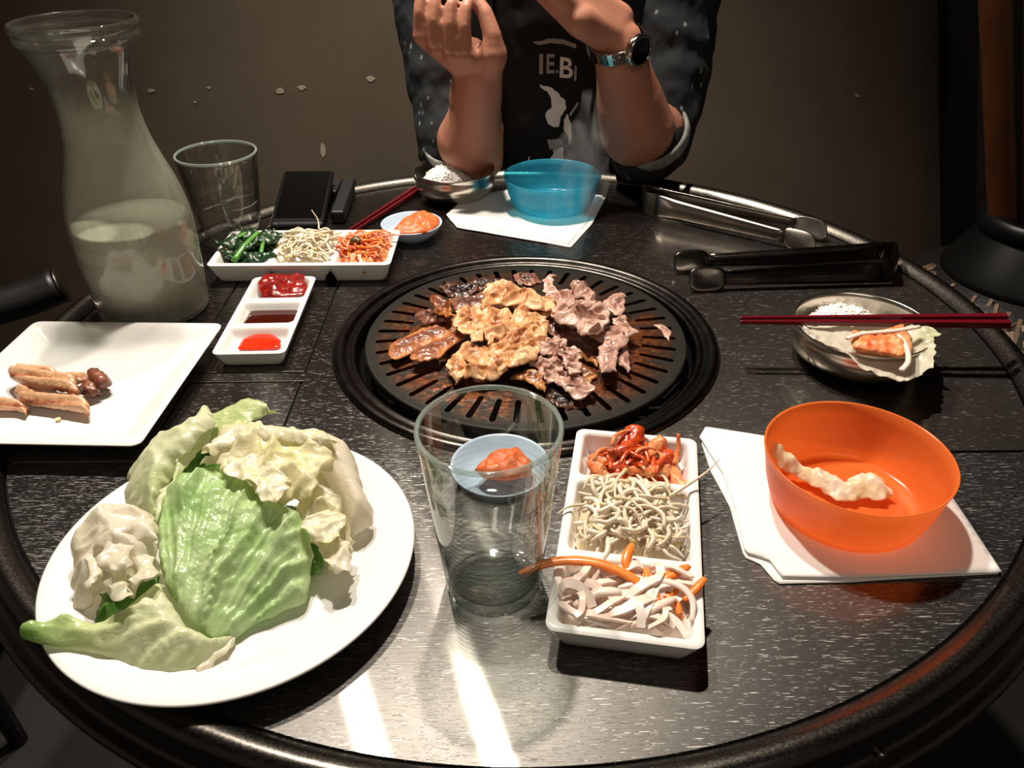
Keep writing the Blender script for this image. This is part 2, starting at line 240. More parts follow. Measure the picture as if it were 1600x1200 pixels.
# brushed, scratched steel of the table: the scratches are fine relief that scatters the lamps
def steel_table(name, base, rough, ang=0., more=0., base2=(150, 146, 141), tdir=(.91, .42)):
    x = NT(name)
    fine = x.noise(1, 3, .6, x.co((20, 1300, 20), (0, 0, ang)))
    def marks(sx, sy, a, t): return x.ramp(x.noise(1, 1.5, .5, x.co((sx, sy, sx), (0, 0, a)), .25), [(t+more, (0, 0, 0)), (t+more+.05, (1, 1, 1))])
    sc = marks(75, 1500, ang, .655)
    for (sx, sy, a, t) in ((90, 1600, ang+.32, .68), (110, 1500, ang-.22, .675), (300, 900, ang+.9, .72), (420, 420, 0, .745)): sc = x.math('MAXIMUM', sc, marks(sx, sy, a, t))
    big = x.noise(7, 4)
    rr = x.math('ADD', x.math('MULTIPLY', sc, .12), x.math('ADD', x.math('MULTIPLY', big, .10), rough-.05))
    tg = x.n('CombineXYZ'); tg.inputs[0].default_value = tdir[0]; tg.inputs[1].default_value = tdir[1]
    x.set(Base_Color=x.mix(sc, L(base), L((176, 173, 169))), Metallic=1., Roughness=rr, Anisotropic=.5, Tangent=tg.outputs[0])
    h = x.math('ADD', x.math('MULTIPLY', fine, .5), sc)
    x.bump(h, .22, .0005)
    # the smoother part of the finish still mirrors what stands on it
    g = x.n('BsdfAnisotropic'); g.inputs['Color'].default_value = L(base2); g.inputs['Roughness'].default_value = .085; g.inputs['Anisotropy'].default_value = .78; x.l(tg.outputs[0], g.inputs['Tangent'])
    ms = x.n('MixShader'); ms.inputs[0].default_value = .21; x.l(x.b.outputs[0], ms.inputs[1]); x.l(g.outputs[0], ms.inputs[2]); x.l(ms.outputs[0], x.out.inputs[0])
    return x.m
MAT = {}
MAT['table'] = steel_table('brushed_steel', (84, 79, 74), .36, -.05, .034)
MAT['table_front'] = steel_table('brushed_steel_front', (75, 73, 70), .36, -.14, -.006)
x = NT('blackened_steel'); x.set(Base_Color=L((104, 99, 93)), Metallic=1., Roughness=x.ramp(x.noise(500, 3), [(.35, (.22,)*3), (.75, (.34,)*3)])); x.bump(x.noise(1500, 2), .12, .0003); MAT['rim'] = x.m
MAT['groove'] = plain('groove_black', (14, 13, 12), .6)
MAT['ring'] = varied('ring_steel', (52, 49, 46), (74, 70, 66), 60, .26, .15, .0005, 500, Metallic=1.)
MAT['soot'] = plain('sooty_iron', (16, 15, 14), .55, .3)
MAT['bright_edge'] = plain('worn_bright_steel', (190, 186, 180), .22, 1.)
x = NT('seasoned_grill_iron')   # dark cast iron with baked-on sauce
base = L((50, 50, 45)); f = x.noise(22, 6, .65, None, .6); f2 = x.noise(140, 4)
rad = x.attr('tint')
mask = x.math('MULTIPLY', x.ramp(x.math('ADD', x.math('MULTIPLY', f, .8), x.math('MULTIPLY', f2, .25)), [(.44, (0, 0, 0)), (.56, (1, 1, 1))]), rad)
sauce = x.ramp(f2, [(.3, L((52, 22, 8))), (.55, L((120, 62, 24))), (.75, L((150, 92, 48)))])
x.set(Base_Color=x.mix(mask, base, sauce), Roughness=x.math('MULTIPLY_ADD', mask, -.12), Coat_Weight=.3, Coat_Roughness=.12)
x.b.inputs['Roughness'].default_value = .3
for lk in list(x.b.inputs['Roughness'].links): x.t.links.remove(lk)
x.set(Metallic=.55, Roughness=.34); x.bump(x.math('ADD', x.math('MULTIPLY', mask, f2), x.math('MULTIPLY', x.noise(500, 2), .15)), .5, .0015); MAT['grill'] = x.m
MAT['ceramic'] = plain('white_glazed_ceramic', (240, 237, 232), .16, Coat_Weight=.3, Coat_Roughness=.05)
MAT['blue_ceramic'] = plain('pale_blue_melamine', (188, 208, 226), .22)
MAT['steel'] = plain('polished_steel', (186, 180, 172), .14, 1.)
MAT['bowl_steel'] = varied('satin_bowl_steel', (196, 188, 176), (206, 198, 186), 30, .24, .05, .0003, 300, Metallic=1.)
MAT['steel_brushed'] = varied('brushed_utensil_steel', (150, 142, 132), (175, 168, 158), 30, .25, .1, .0003, 300, Metallic=1.)
MAT['dark_steel'] = varied('greasy_dark_steel', (88, 84, 76), (110, 104, 96), 40, .2, .1, .0003, 300, Metallic=1.)
def glassm(name, col, rough=0., ior=1.45):
    x = NT(name); x.set(Base_Color=col, Roughness=rough, IOR=ior, Transmission_Weight=1.); return x.m
def thin_glass(name, mistf=None):
    """thin clear wall: light goes straight through, the surface mirrors more the flatter it is seen"""
    x = NT(name); x.t.nodes.remove(x.b)
    lw = x.n('LayerWeight'); lw.inputs[0].default_value = .5
    fr = x.math('ADD', x.math('MULTIPLY', x.math('POWER', lw.outputs['Facing'], 3.2), .75), .045)
    tr = x.n('BsdfTransparent'); x.l(x.mix(x.math('POWER', lw.outputs['Facing'], 3.), (.96, .975, .965, 1), (.34, .42, .38, 1)), tr.inputs[0]); gl = x.n('BsdfGlossy'); gl.inputs['Roughness'].default_value = .02
    a = x.n('MixShader'); x.l(fr, a.inputs[0]); x.l(tr.outputs[0], a.inputs[1]); x.l(gl.outputs[0], a.inputs[2]); return x, a
x, a = thin_glass('clear_glass'); x.l(a.outputs[0], x.out.inputs[0]); MAT['glass'] = x.m
x, a = thin_glass('glass_rim'); df = x.n('BsdfDiffuse'); df.inputs[0].default_value = L((206, 220, 210)); ms = x.n('MixShader'); ms.inputs[0].default_value = .20; x.l(a.outputs[0], ms.inputs[1]); x.l(df.outputs[0], ms.inputs[2]); x.l(ms.outputs[0], x.out.inputs[0]); MAT['glass_rim'] = x.m  # pale diffuse share paints a highlight along the rim
MAT['water'] = glassm('water', (.985, 1, .995, 1), 0, 1.33)
_m = MAT['water']; _t = _m.node_tree; _p = _t.nodes.new('ShaderNodeBsdfTransparent'); _x = _t.nodes.new('ShaderNodeMixShader'); _x.inputs[0].default_value = .82
_t.links.new(_t.nodes['Principled BSDF'].outputs[0], _x.inputs[1]); _t.links.new(_p.outputs[0], _x.inputs[2]); _t.links.new(_x.outputs[0], _t.nodes['Material Output'].inputs[0])
x, a = thin_glass('misted_glass')   # condensation on the cold carafe: dull below, wiped clearer at the neck
sep = x.n('SeparateXYZ'); x.l(x.co(), sep.inputs[0]); hz = sep.outputs['Z']
mist = x.math('ADD', x.math('MULTIPLY', x.math('SUBTRACT', x.noise(38, 5), .5), .05), hz); mf = x.ramp(mist, [(.225, (1, 1, 1)), (.262, (.12, .12, .12))])
str_ = x.noise(1, 3, .6, x.co((90, 90, 5))); drop = x.noise(700, 3)
df = x.n('BsdfDiffuse'); df.inputs[0].default_value = L((200, 198, 180)); ms = x.n('MixShader')
x.l(x.math('MULTIPLY', mf, x.math('ADD', x.math('MULTIPLY', str_, .34), x.math('MULTIPLY', drop, .16))), ms.inputs[0]); x.l(a.outputs[0], ms.inputs[1]); x.l(df.outputs[0], ms.inputs[2]); x.l(ms.outputs[0], x.out.inputs[0]); MAT['misted'] = x.m
x = NT('cloudy_drink'); x.set(Base_Color=L((172, 172, 152)), Roughness=.25, Subsurface_Weight=.3, Subsurface_Scale=.01, Subsurface_Radius=(1, 1, .9), Specular_IOR_Level=.3); MAT['drink'] = x.m
def plastic(name, col, thru, tcol, transp, rough=.2):
    """thin translucent plastic: part diffuse, part glowing through, part see-through"""
    x = NT(name); x.set(Base_Color=L(col), Roughness=rough)
    t = x.n('BsdfTranslucent'); t.inputs[0].default_value = L(tcol); p = x.n('BsdfTransparent'); p.inputs[0].default_value = L(tcol)
    a = x.n('MixShader'); a.inputs[0].default_value = thru; x.l(x.b.outputs[0], a.inputs[1]); x.l(t.outputs[0], a.inputs[2])
    b = x.n('MixShader'); b.inputs[0].default_value = transp; x.l(a.outputs[0], b.inputs[1]); x.l(p.outputs[0], b.inputs[2]); x.l(b.outputs[0], x.out.inputs[0]); return x.m
MAT['orange'] = plastic('orange_translucent_plastic', (255, 142, 70), .5, (255, 186, 124), .2)
MAT['blue'] = plastic('blue_translucent_plastic', (60, 175, 205), .35, (135, 222, 236), .50)
x = NT('paper_tissue'); x.set(Base_Color=L((240, 236, 231)), Roughness=.9); x.bump(x.noise(500, 3), .12, .0004); MAT['paper'] = x.m
MAT['lacquer'] = plain('dark_red_lacquer', (92, 12, 22), .22)
MAT['black'] = plain('black_plastic', (9, 10, 11), .32); MAT['black_glass'] = plain('black_glass', (6, 6, 7), .12)
MAT['red'] = plain('red_plastic', (196, 18, 10), .25)
def leaf(name, pale, green, deep, rough=.3, stretch=(90, 90, 90), trans=.42):
    x = NT(name); t = x.attr('tint'); n1 = x.noise(35, 5); f = x.math('ADD', t, x.math('MULTIPLY', x.math('SUBTRACT', n1, .5), .7))
    c = x.ramp(f, [(.08, L(pale)), (.5, L(green)), (.95, L(deep))])
    x.set(Base_Color=c, Roughness=rough, Coat_Weight=.3, Coat_Roughness=.1)
    h = x.math('ADD', x.noise(1, 4, .6, x.co(stretch), 1.2), x.math('MULTIPLY', x.noise(260, 3), .25)); nb = x.bump(h, .45, .0022)
    tl = x.n('BsdfTranslucent'); x.l(c, tl.inputs[0]); a = x.n('MixShader'); a.inputs[0].default_value = trans
    x.l(x.b.outputs[0], a.inputs[1]); x.l(tl.outputs[0], a.inputs[2]); x.l(a.outputs[0], x.out.inputs[0]); return x.m
MAT['leaf_green'] = leaf('lettuce_green', (230, 240, 200), (190, 222, 152), (92, 154, 70), .24, (170, 34, 60))
MAT['leaf_pale'] = leaf('lettuce_pale', (242, 243, 214), (216, 229, 168), (146, 194, 88), .28, (60, 120, 60))
MAT['leaf_cream'] = leaf('lettuce_cream', (246, 242, 222), (246, 240, 198), (230, 226, 160))
MAT['leaf_white'] = leaf('lettuce_white', (246, 240, 226), (242, 238, 212), (204, 214, 150), .3, (70, 70, 70), .5)
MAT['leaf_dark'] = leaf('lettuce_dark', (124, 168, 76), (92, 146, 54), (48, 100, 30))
def meat(name, a, b, c, scale=45, coat=.28, rough=.42, tw=.32):
    x = NT(name); f = x.noise(scale, 6, .62, None, .4); t = x.attr('tint')
    g = x.math('ADD', x.math('MULTIPLY', f, .75), x.math('MULTIPLY', t, tw))
    x.set(Base_Color=x.ramp(g, [(.34, L(c)), (.52, L(b)), (.72, L(a))]), Roughness=rough, Coat_Weight=coat, Coat_Roughness=.16, Subsurface_Weight=.12, Subsurface_Scale=.004, Subsurface_Radius=(1, .4, .25))
    x.bump(x.math('ADD', x.noise(260, 5), x.math('MULTIPLY', x.noise(900, 2), .3)), .45, .0016); return x.m
MAT['gold'] = meat('marinated_golden_meat', (240, 194, 146), (216, 154, 100), (150, 86, 44))
MAT['pork'] = meat('cooked_pink_pork', (214, 178, 160), (186, 142, 124), (128, 84, 66), 38, .3)
MAT['belly'] = meat('grilled_belly', (206, 134, 72), (150, 80, 38), (88, 38, 18), 60, .3)
MAT['brown'] = meat('browned_meat', (150, 96, 72), (112, 64, 46), (60, 28, 16), 50, .4)
MAT['char'] = meat('charred_scraps', (96, 48, 26), (44, 20, 12), (14, 8, 6), 90, .4)
MAT['toasted'] = meat('toasted_scraps', (206, 140, 72), (150, 84, 34), (70, 30, 12), 80, .5)
MAT['rib'] = meat('raw_marinated_rib', (222, 174, 132), (176, 110, 72), (98, 44, 28), 40, .45, .40, .45)
MAT['rib_dark'] = meat('raw_marinated_beef', (150, 92, 66), (122, 66, 46), (84, 38, 26), 60, .6)
MAT['rice'] = plain('steamed_rice', (238, 234, 228), .45)
def strandm(name, c1, c2, rough, thru=.12, **kw):
    x = NT(name); oi = x.n('ObjectInfo'); f = x.math('ADD', x.math('MULTIPLY', oi.outputs['Random'], .7), x.math('MULTIPLY', x.noise(80, 3), .4))
    x.set(Base_Color=x.ramp(f, [(.1, L(c1)), (.9, L(c2))]), Roughness=rough, **kw); x.bump(x.noise(300, 4), .12, .0005)
    t = x.n('BsdfTranslucent'); x.l(x.b.inputs['Base Color'].links[0].from_socket, t.inputs[0]); ms = x.n('MixShader'); ms.inputs[0].default_value = thru; x.l(x.b.outputs[0], ms.inputs[1]); x.l(t.outputs[0], ms.inputs[2]); x.l(ms.outputs[0], x.out.inputs[0]); return x.m
MAT['sprout'] = strandm('bean_sprout', (222, 200, 160), (250, 240, 220), .34, Coat_Weight=.2, Coat_Roughness=.15)
MAT['sprout_head'] = varied('bean_sprout_head', (204, 178, 96), (214, 196, 130), 120, .35, .1)
MAT['carrot'] = varied('carrot', (244, 124, 40), (250, 146, 66), 90, .3, .1, .0004, 300, Coat_Weight=.25)
MAT['radish'] = strandm('pickled_radish', (255, 224, 202), (255, 240, 228), .26, .12, Coat_Weight=.2)
MAT['kimchi'] = varied('kimchi_cabbage', (216, 92, 34), (246, 172, 112), 70, .4, .5, .0015, 260, Coat_Weight=.2, Coat_Roughness=.12)
MAT['kimchi_red'] = varied('kimchi_paste', (168, 44, 12), (220, 88, 26), 120, .3, .3, .001, 300, Coat_Weight=.4)
MAT['spinach'] = varied('blanched_spinach', (12, 38, 18), (30, 72, 32), 90, .28, .5, .002, 220, Coat_Weight=.4)
MAT['spinach_stem'] = varied('spinach_stem', (70, 132, 44), (104, 160, 72), 60, .25, .1, .0004, 200, Coat_Weight=.3)
MAT['gochujang'] = varied('red_chilli_paste', (104, 10, 5), (150, 20, 9), 80, .16, .6, .003, 120, Coat_Weight=.5)
MAT['soy'] = plain('dark_soy_sauce', (62, 16, 8), .06, Coat_Weight=.5)
MAT['vinegar'] = varied('thin_chilli_sauce', (226, 56, 24), (214, 40, 16), 90, .1, .1)
MAT['ssamjang'] = varied('orange_bean_paste', (214, 96, 46), (232, 124, 66), 150, .35, .6, .002, 220)
MAT['seed'] = plain('sesame', (226, 214, 180), .5)
# ------------------------------------------------------------------ setting
wl = varied('taupe_wall', (104, 92, 76), (96, 84, 70), 5, .75, .2, .001, 60)
wall = tag(obj('wall_back', box(-3.2, 3.2, 1.0, 1.1, -.75, 1.75), wl, smooth=False), 'taupe painted wall behind the diner', kind='structure')
chip_m = plain('bare_plaster', (176, 164, 142), .8)
for x, y, z, c in DATA['chips']:
    r = c/1000*1.05; vs = []; random.seed(int(x))
    n = 9
    for k in range(n):
        a = 2*PI*k/n; q = r*random.uniform(.55, 1.1)
        if c > 12: ax = (.55, 1.5)
        else: ax = (1.1, .6)
        vs.append((x/1000+q*ax[0]*math.cos(a), z/1000+q*ax[1]*math.sin(a)))
    V = [(a, .9992, b) for a, b in vs]+[(a, 1.0005, b) for a, b in vs]
    obj('paint_chip', (V, [tuple(range(n))]+[(k, (k+1) % n, (k+1) % n+n, k+n) for k in range(n)]), chip_m, wall, smooth=False)
fl = varied('dark_floor', (16, 14, 12), (12, 10, 9), 3, .7, .1)
tag(obj('floor', box(-3.2, 3.2, -2.6, 1.1, -.8, -.75), fl, smooth=False), 'dark brown floor', kind='structure')
tag(obj('ceiling', box(-3.2, 3.2, -2.6, 1.1, 1.75, 1.8), plain('ceiling_paint', (120, 110, 98), .9), smooth=False), 'dim ceiling', kind='structure')
dk = plain('dark_stained_wood', (24, 22, 21), .55)
def slab(x0t, x1t, zt, x0b, x1b, zb, y0, y1):
    V = [(x0t, y0, zt), (x1t, y0, zt), (x1t, y1, zt), (x0t, y1, zt), (x0b, y0, zb), (x1b, y0, zb), (x1b, y1, zb), (x0b, y1, zb)]
    return V, [(0, 1, 2, 3), (7, 6, 5, 4), (0, 4, 5, 1), (1, 5, 6, 2), (2, 6, 7, 3), (3, 7, 4, 0)]
k = (1.042-.879)/(-.542)      # the post leans
def lean(z, x=.879): return x+(z-.203)*k
tag(obj('trim_1', slab(lean(1.6), lean(1.6)+.058, 1.6, lean(-.75), lean(-.75)+.062, -.75, .95, 1.0), dk, smooth=False), 'dark leaning wooden post against the wall', kind='structure')
tag(obj('shade_panel', slab(lean(1.6)+.115, lean(1.6)+1.2, 1.6, lean(-.75)+.115, lean(-.75)+1.2, -.75, .93, 1.0), plain('wall_shade', (30, 27, 24), .7), smooth=False), 'dark panel standing in for the shade right of the leaning post', kind='structure')  # dark slab added for the shadowed background behind the poles
# ------------------------------------------------------------------ table
RI = .531
tb = thing('barbecue_table', (0, 0, -.75), 'round steel topped barbecue table with raised rim and built-in grill well', 'table')
GC = (.0081, -.0102)
def flat_plate(name, outer, holes, mat, z=0., th=.0012, bev=.0006, parent=tb, **kw):
    cu = bpy.data.curves.new(name, 'CURVE'); cu.dimensions = '2D'; cu.fill_mode = 'BOTH'; cu.extrude = th/2; cu.bevel_depth = bev; cu.bevel_resolution = 1; cu.offset = -bev
    for lp in [outer]+holes:
        s = cu.splines.new('POLY'); s.points.add(len(lp)-1); s.use_cyclic_u = True
        for p_, q in zip(s.points, lp): p_.co = (q[0], q[1], 0, 1)
    t = bpy.data.objects.new('t', cu); COL.objects.link(t)
    dg = bpy.context.evaluated_depsgraph_get(); me = bpy.data.meshes.new_from_object(t.evaluated_get(dg))
    V = [(v.co.x, v.co.y, v.co.z+z-th/2-bev) for v in me.vertices]; F = [tuple(p.vertices) for p in me.polygons]
    bpy.data.objects.remove(t); bpy.data.meshes.remove(me)
    return obj(name, (V, F), mat, parent, smooth=False, **kw)
def arc(r, a0, a1, n, c=(0, 0)): return [(c[0]+r*math.cos(a0+(a1-a0)*k/n), c[1]+r*math.sin(a0+(a1-a0)*k/n)) for k in range(n+1)]
RP = RI-.0015; ys = -.2245; yf = -.2272
hA = (-.365, -.2335, -.075, .165); hB = (-.352, -.2335, -.188, -.096)
def rect(h, g=0.): return [(h[0]-g, h[2]-g), (h[1]+g, h[2]-g), (h[1]+g, h[3]+g), (h[0]-g, h[3]+g)]
aS = math.asin(ys/RP); aF = math.asin(yf/RP)
hole = arc(.2125, 0, 2*PI, 96, GC)[:-1]
flat_plate('top_plate', arc(RP, aS, PI-aS, 160), [hole, rect(hA, .0022)[::-1], rect(hB, .0022)[::-1]], MAT['table'], label='dark scratched steel top around the grill')
flat_plate('front_plate', arc(RP, PI-aF, 2*PI+aF, 120), [], MAT['table_front'], label='brushed steel plate at the front of the table')
flat_plate('hatch', rect(hA), [], MAT['table'], label='steel hatch plate under the sauce dish'); flat_plate('hatch', rect(hB), [], MAT['table'], label='small steel hatch plate behind the lettuce plate')
# bright worn edge of the seam
obj('seam_strip', box(-.475, .20, yf+.0003, ys-.0003, -.003, -.0006), MAT['bright_edge'], tb, smooth=False, label='bright worn seam edge')
prof = [(.19, -.0045), (RI, -.0045)]
obj('under_frame', lathe([(.2128, -.03), (.2128, -.0032), (.531, -.0032), (.54, -.03), (.2128, -.03)], n=128), MAT['groove'], tb)
obj('rim', lathe([(RI, -.006), (RI, -.0005), (RI+.0015, .0018), (RI+.0075, .0078), (RI+.0125, .0102), (RI+.0175, .0108), (RI+.0215, .0095), (RI+.0255, .0055), (RI+.027, 0), (RI+.0275, -.012), (RI+.028, -.017), (RI+.031, -.0195), (RI+.036, -.0205), (RI+.0395, -.0225), (RI+.0405, -.026), (RI+.038, -.031), (RI+.028, -.034), (RI, -.034)], n=192), MAT['rim'], tb, label='raised dark steel rim')
obj('rim_bolt', lathe([(.0001, .004), (.003, .0035), (.0045, .001), (.0045, -.002)], (.2275, -.512, -.018), 16), MAT['rim'], tb)
obj('pedestal', lathe([(.30, -.75), (.30, -.72), (.10, -.68), (.09, -.3), (.25, -.12), (.27, -.034)], n=48), MAT['black'], tb)
# grill ring and fire bowl
obj('outer_ring', lathe([(.2195, -.0008), (.2195, .0018), (.2172, .0042), (.2135, .0058), (.2095, .0054), (.2065, .0036), (.2045, .0006), (.2015, -.0004), (.1985, .0012), (.1955, .0012), (.193, -.0015), (.1915, -.009), (.190, -.016)], (GC[0], GC[1], 0), 160), MAT['ring'], tb, label='dark steel ring around the grill')
obj('fire_bowl', lathe([(.1905, -.014), (.186, -.022), (.165, -.05), (.10, -.062), (.001, -.064)], (GC[0], GC[1], 0), 96), MAT['soot'], tb, label='sooty fire bowl under the grill plate')
# grill plate with real slots
def grill_plate():
    prof = [(.0005, .0070), (.06, .0070), (.115, .0066), (.140, .0060), (.165, .0054), (.176, .0048), (.1795, .0052), (.182, .0050), (.183, .0036), (.1825, -.004), (.180, -.0055), (.06, -.001), (.0005, 0)]
    o = obj('grill_plate', lathe(prof, (GC[0], GC[1], 0), 176, closed=True), MAT['grill'], org=(GC[0], GC[1], 0))
    me = o.data; bm = bmesh.new(); bm.from_mesh(me); bmesh.ops.remove_doubles(bm, verts=bm.verts, dist=.0004); bm.to_mesh(me); bm.free()
    V, F = [], []
    for s in range(44):
        a = 2*PI*(s+.5)/44; r0, r1, hw = .136, .168, .0030; n0 = len(V); lp = []
        for k in range(7): t = PI/2+PI*k/6; lp.append((r0+hw*math.cos(t), hw*math.sin(t)))
        for k in range(7): t = -PI/2+PI*k/6; lp.append((r1+hw*1.15*math.cos(t), hw*1.15*math.sin(t)))
        n = len(lp)
        for z in (-.02, .02):
            for (x_, y_) in lp: V.append((GC[0]+x_*math.cos(a)-y_*math.sin(a), GC[1]+x_*math.sin(a)+y_*math.cos(a), z))
        F += [tuple(n0+k for k in range(n))[::-1], tuple(n0+n+k for k in range(n))]+[(n0+k, n0+(k+1) % n, n0+n+(k+1) % n, n0+n+k) for k in range(n)]
    c = obj('cutter', (V, F), MAT['grill'], org=(0, 0, 0), smooth=False)
    mod(o, 'BOOLEAN', operation='DIFFERENCE', object=c, solver='EXACT'); bake(o); cm_ = c.data; bpy.data.objects.remove(c); bpy.data.meshes.remove(cm_)
    me = o.data; me.polygons.foreach_set('use_smooth', [True]*len(me.polygons)); me.set_sharp_from_angle(angle=.6)
    a = me.attributes.new('tint', 'FLOAT', 'POINT')
    val = []
    for v in me.vertices:
        r, th = v.co.xy.length, math.atan2(v.co.y, v.co.x)
        edge = 1-min(1, max(0, (r-.150)/.022)); th_ = math.degrees(th) % 360
        zone = .35+.85*(1 if 150 < th_ < 262 else 0)+.55*(1 if (th_ > 290 or th_ < 15) else 0)+.5*(1 if 95 < th_ < 140 else 0)
        val.append(max(0., min(1., edge*zone)))
    a.data.foreach_set('value', val)
    return tag(o, 'round black iron grill plate with radial slots holding the cooking meat', 'grill plate')
grill_plate()
# ------------------------------------------------------------------ meat on the grill
GROUP_MEAT = 'meat slices cooking on the grill'
def meat_piece(name, key, outline, dome, mat, label, group, fold=.004, fs=55, seed=1, thick=.0025, step=.0028, ang=0., cat='meat', curl=0., edge=.10):
    ca, sa = math.cos(ang), math.sin(ang)
    P0 = mm(outline); mx, my = sum(p[0] for p in P0)/len(P0), sum(p[1] for p in P0)/len(P0)
    P0 = [(mx+(p[0]-mx)*1.10, my+(p[1]-my)*1.10, p[2]) for p in P0]
    def disp(x, y, d):
        u = x*ca+y*sa; v = -x*sa+y*ca
        k = nz(u, v*.6, .3, fs*1.3, seed); rd = 1-abs(nz(u*.7, v, .7, fs*1.5, seed+9))*2.4; r2 = 1-abs(nz(u, v, .2, fs*2.6, seed+12))*2.4
        f = fold*(1.0*k+1.0*rd+.35*r2-.7)+.0014*fbm(x, y, 0, 300, seed)
        return (nz(x, y, 1, fs*1.8, seed+3)*fold*.9, nz(x, y, 2, fs*1.8, seed+4)*fold*.9, f*(.45+.55*min(1, d*2))+curl*max(0, 1-d*3.2))
    vf, D = sheet(P0, step, dome*.75, .7, disp, edge, seed)
    o = obj(name, vf, MAT[mat], tint=1-D)
    mod(o, 'SOLIDIFY', thickness=thick, offset=-1); mod(o, 'SUBSURF', levels=1, render_levels=1)
    return tag(o, label, cat, group)
dm = DATA['meat']
ML = [
 ('belly_left', .004, 'belly', 'long seared belly slice at the far left of the grill', .002, 40, .6, 0, 'grilled_belly_slice'),
 ('belly_low', .005, 'belly', 'glossy caramelised belly slice below the long seared one', .002, 40, .6, 0, 'grilled_belly_slice'),
 ('dark_left', .006, 'brown', 'dark mauve meat scrap above the seared belly slices', .004, 60, .3, 0, 'meat_slice'),
 ('dark_curl', .007, 'belly', 'small dark curled slice standing on the mauve scrap at upper left', .006, 60, .9, .002, 'meat_slice'),
 ('brown_back', .004, 'brown', 'flat purplish brown slice behind the golden heap', .002, 50, .2, 0, 'meat_slice'),
 ('gold_top', .012, 'gold', 'big ring-shaped golden slice on top of the heap at the back', .006, 48, .5, .002, 'marinated_meat_slice'),
 ('gold_hole', .009, 'gold', 'ragged golden slice with pits on the left of the heap', .005, 70, .2, .001, 'marinated_meat_slice'),
 ('gold_mid', .010, 'gold', 'pale golden slice folded in the centre of the heap', .006, 60, 1.1, 0, 'marinated_meat_slice'),
 ('gold_right', .013, 'gold', 'large knobbly golden slice at the middle front of the heap', .005, 75, .6, 0, 'marinated_meat_slice'),
 ('gold_slope', .010, 'gold', 'orange golden slice sloping next to the pink pork', .005, 50, .9, 0, 'marinated_meat_slice'),
 ('gold_front', .009, 'gold', 'browned golden slice at the front left of the heap', .004, 60, .3, 0, 'marinated_meat_slice'),
 ('pale_loop', .009, 'gold', 'pale looped slice nearest the rim of the front glass', .005, 90, 1.5, .001, 'marinated_meat_slice'),
 ('gold_low', .010, 'gold', 'lumpy golden slice lying just behind the front glass', .005, 70, .5, 0, 'marinated_meat_slice'),
 ('crumb', .004, 'gold', 'tiny golden crumb beside the caramelised belly slice', .002, 90, 0, 0, 'meat_crumb'),
 ('pink_far', .008, 'pork', 'thin curled pink pork slice furthest back on the grill', .006, 60, .4, .002, 'pork_slice'),
 ('pink_knob', .012, 'pork', 'rolled pink pork slice at the back right of the heap', .006, 70, 1.2, 0, 'pork_slice'),
 ('pink_big', .012, 'pork', 'largest crumpled pink pork slice right of the golden heap', .008, 55, .2, .001, 'pork_slice'),
 ('brown_under', .006, 'brown', 'browned slice tucked under the largest pink slice', .003, 50, -.5, .004, 'pork_slice'),
 ('pink_cube', .008, 'pork', 'squarish upright pink slice at the upper right', .004, 60, 1.4, .002, 'pork_slice'),
 ('pink_corner', .006, 'pork', 'pointed pink slice at the right end of the heap', .003, 60, -.6, .001, 'pork_slice'),
 ('pink_flap', .007, 'pork', 'smooth pink flap under the right side of the largest slice', .004, 45, .4, .002, 'pork_slice'),
 ('block_big', .009, 'pork', 'broad pale block of pork at the lower right', .003, 50, 1.1, .001, 'pork_slice'),
 ('block_thin', .007, 'pork', 'narrow wedge of pork leaning on the pale block', .003, 60, 1.3, 0, 'pork_slice'),
 ('curl_low', .009, 'pork', 'wavy pink ribbon slice in front of the largest slice', .008, 90, .8, .002, 'pork_slice'),
 ('loop_low', .009, 'pork', 'looped pink slice left of the wavy ribbon', .007, 90, -.7, .002, 'pork_slice'),
 ('pink_tip', .009, 'pork', 'pink slice curling over the black char at the lower edge', .006, 60, .4, .003, 'pork_slice'),
 ('char_a', .004, 'toasted', 'toasted brown scrap left of the pale pork block', .003, 90, 0, 0, 'toasted_scrap'),
 ('char_b', .004, 'toasted', 'crusty orange brown scrap below the toasted one', .003, 90, 0, 0, 'toasted_scrap'),
 ('front_brown', .006, 'toasted', 'toasted speckled slice just behind the rim of the front glass', .003, 80, .4, 0, 'toasted_scrap'),
 ('scrap_right', .002, 'pork', 'small curved pink scrap alone across the right slots', .0015, 70, 0, 0, 'pork_scrap'),
 ('crust_back', .004, 'char', 'burnt crust over the slots at the upper left', .003, 120, 0, 0, 'burnt_crust'),
 ('crust_far', .003, 'brown', 'brown crust at the far edge of the plate', .003, 120, 0, 0, 'burnt_crust'),
 ('char_front', .003, 'char', 'bubbling black char at the lower edge of the pile', .003, 140, 0, 0, 'burnt_crust'),
]
for i, (key, dome, mt, lab, fold, fs, ang, curl, nm) in enumerate(ML):
    meat_piece(nm, key, dm[key], dome, mt, lab, GROUP_MEAT, fold, fs, i+3, .0022, .0022, ang, 'meat', curl)
